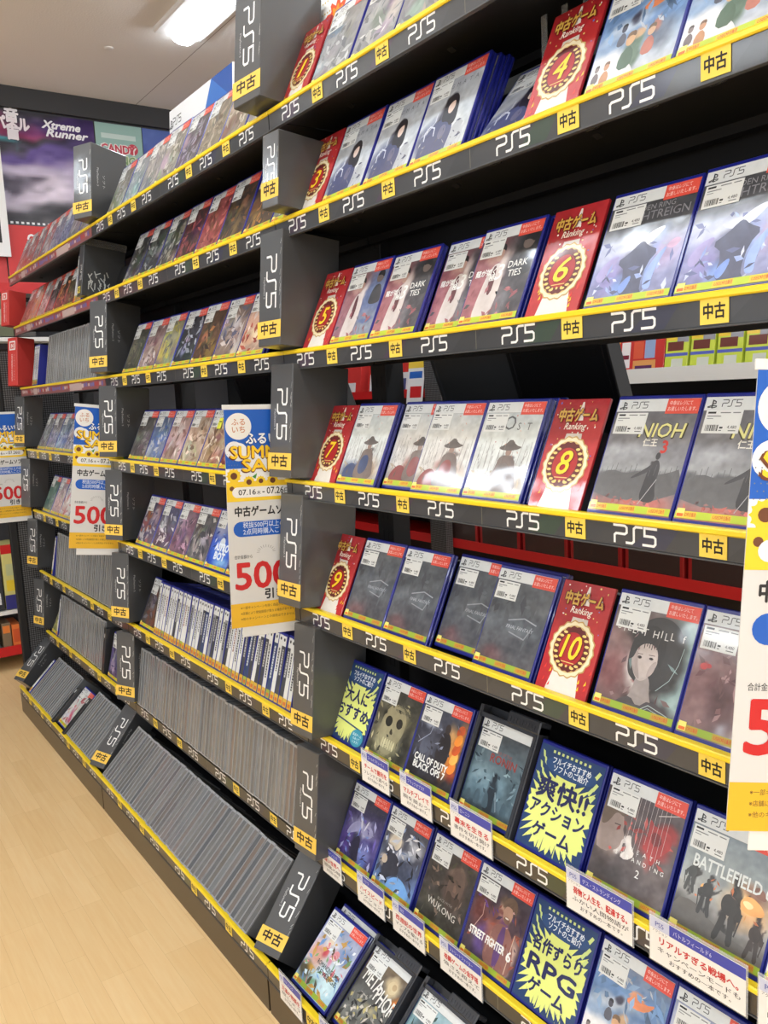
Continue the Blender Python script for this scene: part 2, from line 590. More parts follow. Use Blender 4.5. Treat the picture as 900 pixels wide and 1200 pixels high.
def overlay(pb, kind, AH):
    B = lambda pts, c, L=1.2, it=2: pb.blob([(a * W_, b * AH) for a, b in pts], c, L, it)
    E = lambda cx, cz, rx, rz, c, L=1.3, n=18: pb.ell(cx * W_, cz * AH, rx * W_, rz * AH, c, L, n)
    S = lambda pts, w, c, L=1.4: pb.stroke([(a * W_, b * AH) for a, b in pts], w * W_, c, L)
    if kind == 'grey_suit':
        B([(.62, .02), (.64, .30), (.80, .42), (.95, .30), (.92, .02)], (182, 186, 192), 1.1)
        B([(.06, .02), (.14, .34), (.34, .50), (.58, .48), (.70, .36), (.66, .10), (.62, .02)], (72, 76, 112))
        B([(.40, .46), (.44, .70), (.54, .80), (.66, .74), (.70, .58), (.72, .40), (.62, .36), (.56, .44)], (44, 40, 46), 1.3)
        E(.56, .62, .065, .085, (222, 198, 186), 1.5)
        B([(.47, .60), (.49, .73), (.58, .75), (.66, .68), (.58, .69), (.51, .66)], (44, 40, 46), 1.7)
        S([(.16, .30), (.14, .40), (.22, .46), (.32, .42), (.34, .32)], .02, (206, 210, 224))
        S([(.30, .50), (.30, .60)], .015, (206, 210, 224))
        B([(.44, .40), (.54, .42), (.58, .30), (.50, .22), (.42, .28)], (108, 106, 132), 1.5)
        shards(pb, [(150, 152, 162), (60, 62, 90), (206, 208, 212), (110, 108, 118)], 3, 46, AH, .0, .42, .8, .02)
    elif kind in ('straw_hat', 'straw_red', 'straw_blue'):
        robe = {'straw_hat': (116, 106, 102), 'straw_red': (140, 76, 74), 'straw_blue': (66, 78, 112)}[kind]
        for k in range(11):
            x = .06 + .09 * k
            S([(x, .30 + .03 * (k % 3)), (x + .03 - .02 * (k % 4), .62 + .04 * (k % 3))], .006, (128, 122, 116), 1.1)
        B([(.06, .06), (.10, .20), (.24, .30), (.40, .26), (.46, .10), (.40, .03)], robe if kind != 'straw_hat' else (128, 118, 108), 1.15)
        B([(.46, .50), (.72, .50), (.80, .30), (.90, .08), (.40, .05), (.36, .20), (.44, .34)], (118, 104, 98), 1.2)
        B([(.48, .40), (.66, .42), (.70, .22), (.56, .12), (.44, .20)], robe, 1.3)
        E(.60, .54, .05, .05, (150, 126, 114), 1.4)
        B([(.40, .585), (.50, .62), (.60, .70), (.70, .62), (.82, .60), (.70, .56), (.50, .555)], (94, 86, 82), 1.5, 1)
        S([(.48, .16), (.54, .10), (.62, .14), (.60, .22)], .012, (210, 206, 200))
        shards(pb, [(150, 132, 112), (186, 172, 150), (110, 96, 86), (206, 196, 176)], 5, 40, AH, .0, .32, .9, .02)
        shards(pb, [(196, 110, 100), (206, 150, 130)], 6, 8, AH, .4, .98, .45)
    elif kind == 'gold_title':
        B([(0, .36), (.16, .42), (.34, .38), (.52, .42), (.70, .38), (.86, .41), (1, .46), (1, .14), (0, .12)], (98, 98, 100), 1.1, 1)
        for k in range(16):
            x = .03 + .06 * k
            S([(x, .36 + .01 * (k % 3)), (x + .01, .42 + .02 * (k % 4))], .006, (92, 92, 96), 1.15)
        B([(.58, .12), (.60, .32), (.61, .42), (.65, .52), (.71, .53), (.75, .44), (.73, .30), (.80, .12)], (60, 60, 64), 1.3)
        E(.685, .565, .028, .036, (58, 58, 62))
        B([(.66, .50), (.56, .43), (.44, .36), (.42, .33), (.56, .38), (.66, .44)], (66, 66, 70), 1.4, 1)
        S([(.74, .34), (.60, .10)], .008, (170, 170, 172))
        shards(pb, [(196, 110, 102), (180, 92, 88), (150, 110, 108)], 8, 30, AH, .0, .16, .8, .01)
    elif kind == 'portrait':
        B([(.30, .40), (.30, .72), (.42, .93), (.66, .98), (.88, .86), (.94, .60), (.86, .36), (.70, .26), (.44, .30)], (60, 60, 62), 1.1, 3)
        B([(.45, .40), (.61, .40), (.66, .20), (.74, .10), (.36, .10), (.44, .20)], (152, 143, 141), 1.2, 2)
        B([(.33, .52), (.35, .70), (.50, .80), (.64, .72), (.67, .54), (.62, .40), (.51, .31), (.41, .37)], (182, 171, 167), 1.3, 3)
        B([(.34, .54), (.36, .44), (.44, .36), (.50, .33), (.46, .42), (.42, .52), (.40, .62)], (162, 150, 147), 1.35, 2)
        B([(.58, .50), (.66, .56), (.64, .42), (.56, .36)], (166, 154, 151), 1.36, 2)
        B([(.29, .50), (.32, .76), (.52, .90), (.72, .78), (.72, .48), (.66, .50), (.645, .62), (.58, .69), (.46, .69), (.385, .63), (.36, .52)], (56, 56, 58), 1.5, 2)
        for k in range(8):
            S([(.38 + .035 * k, .80), (.40 + .030 * k, .665 - .012 * (k % 3))], .010, (64, 63, 65) if k % 2 else (50, 50, 52), 1.55)
        for ex, ey, w1 in ((.575, .555, .034), (.435, .545, .028)):
            E(ex, ey, w1, .017, (120, 108, 106), 1.6); E(ex, ey, w1 * .8, .012, (66, 56, 56), 1.7); E(ex + .004, ey, .010, .012, (24, 22, 22), 1.8, 8)
            S([(ex - w1, ey + .030), (ex + w1, ey + .034)], .008, (104, 94, 92), 1.6)
        B([(.490, .54), (.475, .45), (.49, .435), (.52, .445), (.505, .48)], (160, 146, 143), 1.6, 2)
        B([(.455, .388), (.48, .398), (.495, .393), (.51, .399), (.535, .388), (.495, .366)], (138, 88, 90), 1.6, 2)
        B([(.20, 0), (.32, .12), (.44, .17), (.55, .08), (.68, .18), (.92, .11), (.98, 0)], (76, 72, 76), 1.4, 1)
        S([(.56, .05), (.68, .13), (.92, .08)], .008, (170, 186, 186)); S([(.55, .02), (.68, .10), (.94, .05)], .005, (170, 186, 186))
        S([(.72, .28), (.84, .40), (.90, .56), (.92, .72)], .006, (164, 188, 188))
        shards(pb, [(92, 72, 76), (130, 108, 110), (120, 140, 140)], 4, 16, AH, .0, .9, 1.2)
    elif kind == 'close_portrait':
        B([(.52, .30), (.50, .60), (.62, .80), (1, .86), (1, .14), (.70, .16)], (194, 180, 178), 1.1)
        B([(.42, .66), (.60, .90), (1, .98), (1, .76), (.80, .74), (.62, .64), (.54, .50)], (92, 82, 84), 1.2)
        E(.80, .335, .085, .030, (150, 92, 94), 1.3); E(.66, .57, .05, .016, (84, 70, 70), 1.3)
        B([(.78, .50), (.74, .42), (.82, .41)], (170, 154, 152), 1.3, 1)
        E(.12, .62, .04, .03, (186, 70, 70), 1.2); E(.17, .63, .03, .02, (176, 60, 62), 1.25)
        shards(pb, [(96, 66, 70), (150, 120, 122), (120, 86, 88)], 4, 26, AH, .0, .9, 1.2)
    elif kind == 'soldiers':
        B([(0, .30), (.20, .33), (.36, .26), (.55, .20), (.8, .16), (1, .18), (1, 0), (0, 0)], (104, 100, 96), 1.05, 1)
        B([(.66, .52), (.74, .60), (.88, .56), (.94, .48), (.82, .44), (.70, .44)], (238, 176, 108), 1.1)
        B([(.68, .52), (.74, .55), (.82, .52), (.76, .47)], (252, 226, 170), 1.2)
        B([(.76, .64), (.80, .70), (.88, .68), (.92, .60), (.82, .60)], (140, 104, 92), 1.1)
        walker(pb, .12, .38, .34, (78, 80, 80), AH, -1); walker(pb, .32, .24, .42, (66, 66, 66), AH, -1)
        walker(pb, .58, .10, .62, (60, 58, 56), AH); walker(pb, .88, .08, .42, (66, 58, 54), AH)
        shards(pb, [(236, 170, 100), (200, 120, 80), (120, 96, 88)], 4, 14, AH, .3, .62, .6)
    elif kind == 'brawler':
        B([(.40, .04), (.42, .40), (.54, .60), (.74, .60), (.90, .42), (.94, .04)], (138, 96, 90), 1.1)
        B([(.60, .58), (.71, .58), (.70, .10), (.58, .10)], (96, 66, 116), 1.2, 1)
        E(.66, .73, .085, .105, (178, 140, 120), 1.3)
        B([(.54, .76), (.55, .88), (.66, .95), (.79, .91), (.80, .74), (.75, .81), (.62, .83)], (104, 84, 70), 1.5)
        B([(.60, .66), (.66, .61), (.73, .66), (.70, .70), (.62, .70)], (124, 92, 78), 1.4, 1)
        E(.66, .685, .035, .010, (232, 224, 216), 1.6, 10); E(.62, .755, .014, .007, (60, 44, 40), 1.6, 8); E(.70, .755, .014, .007, (60, 44, 40), 1.6, 8)
        E(.50, .34, .07, .055, (172, 132, 112), 1.4); S([(.46, .44), (.44, .20)], .03, (150, 106, 96), 1.3)
        S([(.86, .56), (.84, .10)], .012, (210, 180, 160)); S([(.10, .30), (.24, .56), (.22, .70)], .010, (196, 160, 150))
        shards(pb, [(104, 70, 140), (150, 84, 70), (70, 54, 80), (190, 150, 150)], 9, 36, AH, .0, .8, 1.0)
    elif kind == 'beard':
        B([(.50, .50), (.50, .74), (.60, .88), (.76, .88), (.84, .72), (.82, .50), (.70, .36), (.58, .38)], (108, 90, 82), 1.1)
        B([(.52, .54), (.58, .56), (.66, .50), (.76, .54), (.82, .52), (.74, .32), (.64, .26), (.54, .36)], (72, 60, 54), 1.2)
        for a, b in ((.58, .68), (.73, .68)):
            E(a, b, .035, .012, (44, 36, 34), 1.3)
        B([(.64, .68), (.62, .58), (.68, .56), (.70, .60)], (132, 106, 94), 1.3, 1)
        shards(pb, [(92, 80, 72), (52, 46, 42), (126, 108, 96), (84, 84, 66)], 7, 50, AH, .0, .95, 1.1)
    elif kind == 'strings':
        B([(0, .38), (0, .84), (.14, .88), (.26, .80), (.32, .68), (.31, .63), (.36, .56), (.33, .53), (.33, .47), (.28, .41), (.14, .35)], (154, 138, 132), 1.1, 1)
        B([(0, .62), (0, .90), (.16, .92), (.30, .82), (.30, .74), (.18, .78), (.12, .66), (.06, .60)], (112, 98, 88), 1.2)
        S([(.20, .655), (.27, .66)], .012, (84, 72, 68))
        B([(.36, .58), (.44, .62), (.46, .52), (.54, .44), (.44, .36), (.34, .38), (.42, .46)], (222, 216, 212), 1.3, 1)
        B([(.60, .86), (.70, .78), (.88, .80), (.94, .66), (.82, .54), (.74, .40), (.68, .52), (.58, .56), (.64, .68)], (166, 62, 62), 1.15, 1)
        B([(.66, .74), (.78, .74), (.82, .64), (.70, .60)], (120, 46, 48), 1.3, 1)
        S([(.70, .90), (.95, .98)], .010, (200, 190, 188))
        shards(pb, [(150, 60, 60), (186, 90, 86), (96, 84, 84)], 4, 20, AH, .3, .9, 1.0)
    elif kind == 'reign':
        B([(.02, .30), (.14, .46), (.30, .50), (.22, .36), (.12, .22)], (166, 158, 204), 1.1)
        B([(.28, .60), (.46, .58), (.62, .70), (.78, .72), (.60, .54), (.42, .52)], (214, 220, 238), 1.1)
        B([(.36, .06), (.40, .32), (.26, .42), (.40, .50), (.48, .58), (.53, .60), (.60, .54), (.74, .48), (.64, .36), (.62, .14), (.68, .05)], (86, 90, 114), 1.2, 1)
        B([(.66, .10), (.64, .28), (.74, .44), (.84, .52), (.78, .36), (.74, .22), (.76, .10)], (150, 172, 226), 1.3)
        B([(.36, .14), (.40, .22), (.50, .28), (.48, .16), (.42, .08)], (128, 156, 222), 1.3)
        B([(.80, .50), (.90, .58), (.98, .54), (.90, .46)], (198, 166, 196), 1.2)
        shards(pb, [(196, 202, 230), (120, 126, 170), (160, 178, 230), (96, 100, 130)], 5, 34, AH, .0, .7, 1.1)
    elif kind in ('ties', 'ties_blue'):
        B([(.18, .02), (.22, .36), (.28, .62), (.40, .72), (.54, .62), (.56, .36), (.50, .02)], (206, 196, 192), 1.1)
        B([(.34, .66), (.40, .68), (.44, .40), (.38, .30), (.33, .42)], (96, 50, 58), 1.2, 1)
        E(.40, .80, .065, .085, (176, 142, 130), 1.3)
        B([(.32, .80), (.34, .92), (.46, .93), (.49, .82), (.42, .87)], (44, 40, 42), 1.4)
        E(.84, .88, .09, .075, (110, 98, 94), 1.2); B([(.74, .90), (.80, .99), (.92, .97), (.94, .86), (.84, .92)], (36, 36, 40), 1.3)
        B([(.70, .62), (.76, .78), (.92, .78), (.99, .60), (.99, .50), (.70, .50)], (58, 60, 66), 1.1)
        shards(pb, [(150, 90, 98), (190, 120, 126), (96, 96, 102)], 3, 20, AH, .0, .4, 1.1)
    elif kind == 'red_word':
        B([(.42, .06), (.43, .30), (.46, .44), (.54, .44), (.57, .30), (.60, .06)], (36, 46, 56), 1.2, 1)
        E(.50, .475, .035, .042, (36, 46, 56)); S([(.57, .34), (.66, .14)], .010, (150, 166, 176))
        for k in range(6):
            B([(.04 + .17 * k, .12), (.06 + .17 * k, .24 + .05 * (k % 3)), (.14 + .17 * k, .26 + .04 * (k % 2)), (.17 + .17 * k, .12)], (70, 90, 102), 1.05, 1)
        shards(pb, [(130, 156, 168), (70, 92, 104), (50, 66, 78)], 6, 40, AH, .2, .75, 1.0)
    elif kind == 'flame':
        B([(.50, .34), (.52, .66), (.60, .78), (.72, .74), (.78, .60), (.76, .34)], (46, 42, 46), 1.2)
        E(.63, .80, .055, .065, (58, 50, 50), 1.3)
        for k in range(5):
            B([(.80, .30 + .12 * k), (.84, .42 + .12 * k), (.94, .48 + .11 * k), (.98, .36 + .12 * k), (.90, .28 + .12 * k)], [(226, 130, 54), (244, 176, 84), (206, 92, 44), (240, 150, 60), (196, 90, 48)][k], 1.1 + .1 * (k % 2))
        S([(.10, .50), (.30, .66), (.34, .84)], .012, (150, 160, 184)); B([(.14, .36), (.18, .60), (.34, .62), (.36, .40)], (86, 90, 106), 1.1)
        shards(pb, [(90, 94, 112), (60, 58, 66), (130, 136, 156)], 8, 30, AH, .25, .9, 1.0)
    elif kind == 'skull':
        B([(.22, .30), (.18, .56), (.30, .78), (.54, .84), (.74, .72), (.78, .50), (.68, .30), (.58, .12), (.36, .10)], (152, 146, 116), 1.1)
        E(.36, .56, .085, .075, (44, 43, 36), 1.3); E(.62, .58, .075, .07, (50, 48, 42), 1.3)
        B([(.47, .50), (.44, .40), (.54, .40)], (60, 56, 46), 1.3, 1)
        for k in range(6):
            B([(.32 + .055 * k, .20), (.33 + .055 * k, .33), (.37 + .055 * k, .33), (.372 + .055 * k, .19)], (200, 194, 156), 1.4, 1)
        shards(pb, [(92, 90, 70), (186, 178, 140), (62, 60, 50)], 3, 46, AH, .0, .92, 1.1)
    elif kind == 'isle':
        B([(0, .02), (0, .34), (.20, .30), (.46, .22), (.60, .02)], (222, 222, 224), 1.05)
        B([(.46, .70), (.56, .78), (.72, .76), (.86, .82), (.76, .70), (.60, .66)], (226, 140, 96), 1.2, 1)
        for (a, b, q, c1, c2) in ((.42, .14, 1.0, (84, 108, 90), (206, 164, 124)), (.20, .06, .62, (190, 140, 104), (196, 150, 120)), (.66, .20, .8, (176, 110, 96), (206, 170, 140)), (.30, .40, .6, (90, 92, 104), (70, 70, 84)), (.08, .10, .5, (110, 100, 104), (130, 120, 120))):
            B([(a - .08 * q, b), (a - .09 * q, b + .14 * q), (a, b + .24 * q), (a + .09 * q, b + .14 * q), (a + .08 * q, b)], c1, 1.3, 1)
            E(a, b + .29 * q, .055 * q, .065 * q, c2, 1.4)
            B([(a - .06 * q, b + .30 * q), (a - .04 * q, b + .37 * q), (a + .05 * q, b + .37 * q), (a + .06 * q, b + .30 * q), (a, b + .335 * q)], tuple(v * .6 for v in c2), 1.5, 1)
        shards(pb, [(206, 212, 222), (110, 146, 190), (140, 170, 206), (90, 116, 150)], 9, 44, AH, .4, .95, 1.4)
    elif kind == 'night':
        B([(.10, .34), (.20, .56), (.40, .66), (.52, .60), (.66, .68), (.84, .58), (.70, .46), (.52, .52), (.36, .48)], (150, 150, 190), 1.1)
        B([(.40, .72), (.44, .60), (.50, .52), (.48, .66)], (206, 208, 226), 1.3); B([(.64, .74), (.60, .60), (.54, .52), (.58, .66)], (206, 208, 226), 1.3)
        B([(.38, .10), (.36, .34), (.44, .46), (.54, .40), (.56, .20), (.60, .08)], (42, 40, 62), 1.4, 1)
        shards(pb, [(170, 172, 214), (104, 92, 170), (120, 150, 220), (60, 54, 100)], 5, 44, AH, .0, .75, 1.3)
    elif kind == 'white_hair':
        B([(.14, .62), (.22, .80), (.40, .82), (.46, .68), (.36, .56), (.26, .66)], (216, 206, 190), 1.2)
        B([(.30, .02), (.40, .22), (.62, .30), (.88, .20), (.94, .04)], (120, 170, 230), 1.1)
        B([(.20, .10), (.14, .40), (.30, .56), (.50, .50), (.58, .30), (.40, .24)], (56, 58, 70), 1.3)
        E(.16, .40, .07, .06, (196, 180, 160), 1.4)
        shards(pb, [(206, 212, 226), (60, 64, 80), (140, 160, 200), (226, 228, 236), (40, 42, 52)], 6, 60, AH, .0, .9, 1.4)
    elif kind == 'pastel':
        shards(pb, [(214, 120, 130), (230, 236, 240), (110, 150, 200), (190, 150, 80), (90, 80, 60), (200, 220, 230), (120, 160, 110)], 6, 80, AH, .0, .95, 1.5)
        E(.34, .70, .05, .055, (224, 200, 186), 1.4); E(.60, .62, .05, .055, (224, 200, 190), 1.4)
        B([(.26, .68), (.30, .80), (.42, .78), (.42, .70), (.34, .74)], (224, 210, 190), 1.5); B([(.52, .60), (.56, .72), (.68, .70), (.66, .60), (.60, .66)], (220, 150, 160), 1.5)
    elif kind == 'shards':
        shards(pb, [(190, 178, 120), (70, 70, 66), (150, 150, 144), (40, 40, 40), (206, 200, 190)], 6, 80, AH, .0, .55, 1.2, .02)
        E(.72, .82, .10, .085, (214, 198, 160), 1.2); E(.75, .84, .05, .04, (190, 166, 130), 1.4); E(.92, .68, .055, .045, (216, 130, 62), 1.2)
    elif kind == 'moonlit':
        shards(pb, [(80, 110, 110), (150, 180, 180), (60, 84, 80), (200, 210, 206)], 6, 60, AH, .0, .9, 1.4)
        E(.82, .70, .09, .075, (224, 228, 222), 1.2)
    elif kind == 'silver':
        shards(pb, [(100, 104, 110), (76, 78, 84)], 4, 12, AH, .2, .9, 2.0)
    elif kind == 'astro':
        E(.5, .52, .12, .10, (206, 214, 224), 1.2); shards(pb, [(120, 170, 240), (40, 60, 140), (206, 214, 224)], 5, 20, AH, .3, .9, 1.3)


def title(pb, kind):
    wht = (236, 236, 232)
    if kind == 'ties':
        pb.txt('3', .062, .070, .026, wht, 3, .01, shear=.2)
        pb.txt('DARK', .098, .086, .0115, wht, 3, .005)
        pb.txt('TIES', .096, .071, .0115, wht, 3, .005)
        pb.txt('龍が如く', .030, .080, .009, wht, 3, .02)
        pb.txt('極', .048, .070, .009, wht, 3, .02)
    elif kind == 'reign':
        pb.txt('ELDEN RING', .070, .128, .008, (150, 150, 155), 3)
        pb.txt('NIGHTREIGN', .074, .114, .0125, (138, 138, 145), 3)
    elif kind == 'grey_suit':
        for k, ch in enumerate('PRAGMATA'):
            pb.txt(ch, .014 + .0145 * k, .122, .008, (96, 98, 104), 3)
    elif kind == 'straw_hat':
        for k, ch in enumerate('GHOST'):
            pb.txt(ch, .020 + .0215 * k, .112, .0125 + (.012 if k == 2 else 0), (96, 98, 100), 3)
    elif kind == 'gold_title':
        pb.txt('NIOH', .083, .104, .021, (60, 56, 30), 3, .03, shear=.15)
        pb.txt('NIOH', .083, .105, .020, (226, 222, 148), 4, .01, shear=.15)
        pb.txt('仁王', .070, .093, .0085, (225, 222, 210), 3, .02)
        pb.txt('3', .094, .084, .017, (190, 52, 44), 3, .03)
    elif kind == 'silver':
        pb.txt('FINAL FANTASY', .080, .066, .006, (172, 176, 182), 3, .0, shear=.2)
        pb.stroke([(.052, .078), (.085, .086), (.112, .080)], .002, (150, 154, 160), 3)
        pb.stroke([(.060, .060), (.095, .054), (.105, .074)], .002, (140, 144, 150), 3)
    elif kind == 'portrait':
        for k, ch in enumerate('SILENT HILL f'):
            pb.txt(ch, .012 + .0086 * k, .108 - .002 * (k % 2), .0105, (216, 216, 214), 3)
    elif kind == 'skull':
        pb.txt('CALL OF DUTY', .088, .112, .007, (60, 60, 56), 3, .02)
        pb.txt('MODERN WARFARE', .088, .102, .005, (70, 70, 64), 3, .02)
    elif kind == 'flame':
        pb.txt('CALL OF DUTY', .060, .040, .0125, wht, 3, .03, wide=.092)
        pb.txt('BLACK OPS 7', .060, .026, .0125, wht, 3, .03, wide=.088)
    elif kind == 'red_word':
        pb.txt('RISE OF THE', .070, .108, .005, (150, 84, 80), 3)
        pb.txt('RONIN', .072, .092, .0145, (150, 66, 62), 3, .02)
    elif kind == 'strings':
        for k, ch in enumerate('DEATH'):
            pb.txt(ch, .062 + .011 * k, .066, .006, wht, 3)
        for k, ch in enumerate('STRANDING'):
            pb.txt(ch, .040 + .0095 * k, .054, .006, wht, 3)
        pb.txt('2', .080, .036, .011, wht, 3)
        for k in range(9):
            x = .050 + .0072 * k
            pb.rect(x, .058 + .004 * (k * 5 % 7), x + .0005, .142, (205, 196, 196), 3)
    elif kind == 'soldiers':
        pb.txt('BATTLEFIELD 6', .068, .088, .0165, (226, 232, 232), 3, .015, wide=.108)
    elif kind == 'night':
        pb.txt('ELDEN RING', .090, .122, .008, (70, 70, 84), 3)
    elif kind == 'beard':
        for k, ch in enumerate('WUKONG'):
            pb.txt(ch, .034 + .0135 * k, .038 - .001 * k, .0125, (212, 208, 200), 3)
        pb.txt('BLACK MYTH', .070, .053, .005, (150, 146, 140), 3)
    elif kind == 'brawler':
        pb.txt('STREET FIGHTER', .054, .040, .0135, wht, 3, .03, wide=.088)
        pb.txt('6', .110, .036, .017, wht, 3, .03)
    elif kind == 'pastel':
        pb.txt('ROMANCING SAGA', .080, .056, .0095, (40, 60, 60), 3, .01, wide=.082)
        pb.txt('REVENGE', .084, .044, .0095, (40, 60, 60), 3, .01, wide=.070)
    elif kind == 'shards':
        pb.txt('META', .040, .088, .030, wht, 3, .01, rot=-.12, wide=.056)
        pb.txt('PHOR', .093, .072, .030, wht, 3, .01, rot=-.12, wide=.062)
    elif kind == 'astro':
        pb.txt('ASTRO', .070, .052, .020, (232, 240, 250), 3, .05, wide=.080)
        pb.txt('BOT', .070, .028, .020, (232, 240, 250), 3, .05, wide=.062)
    elif kind == 'bar_title':
        pb.txt('ゾンビ', .060, .030, .013, (235, 232, 230), 3, .03)
    elif kind == 'diag':
        for k in range(6):
            pb.stroke([(.03 + .014 * k, .03 + .01 * (k % 3)), (.06 + .014 * k, .10 + .008 * (k % 2))], .0012, (210, 206, 204), 3)


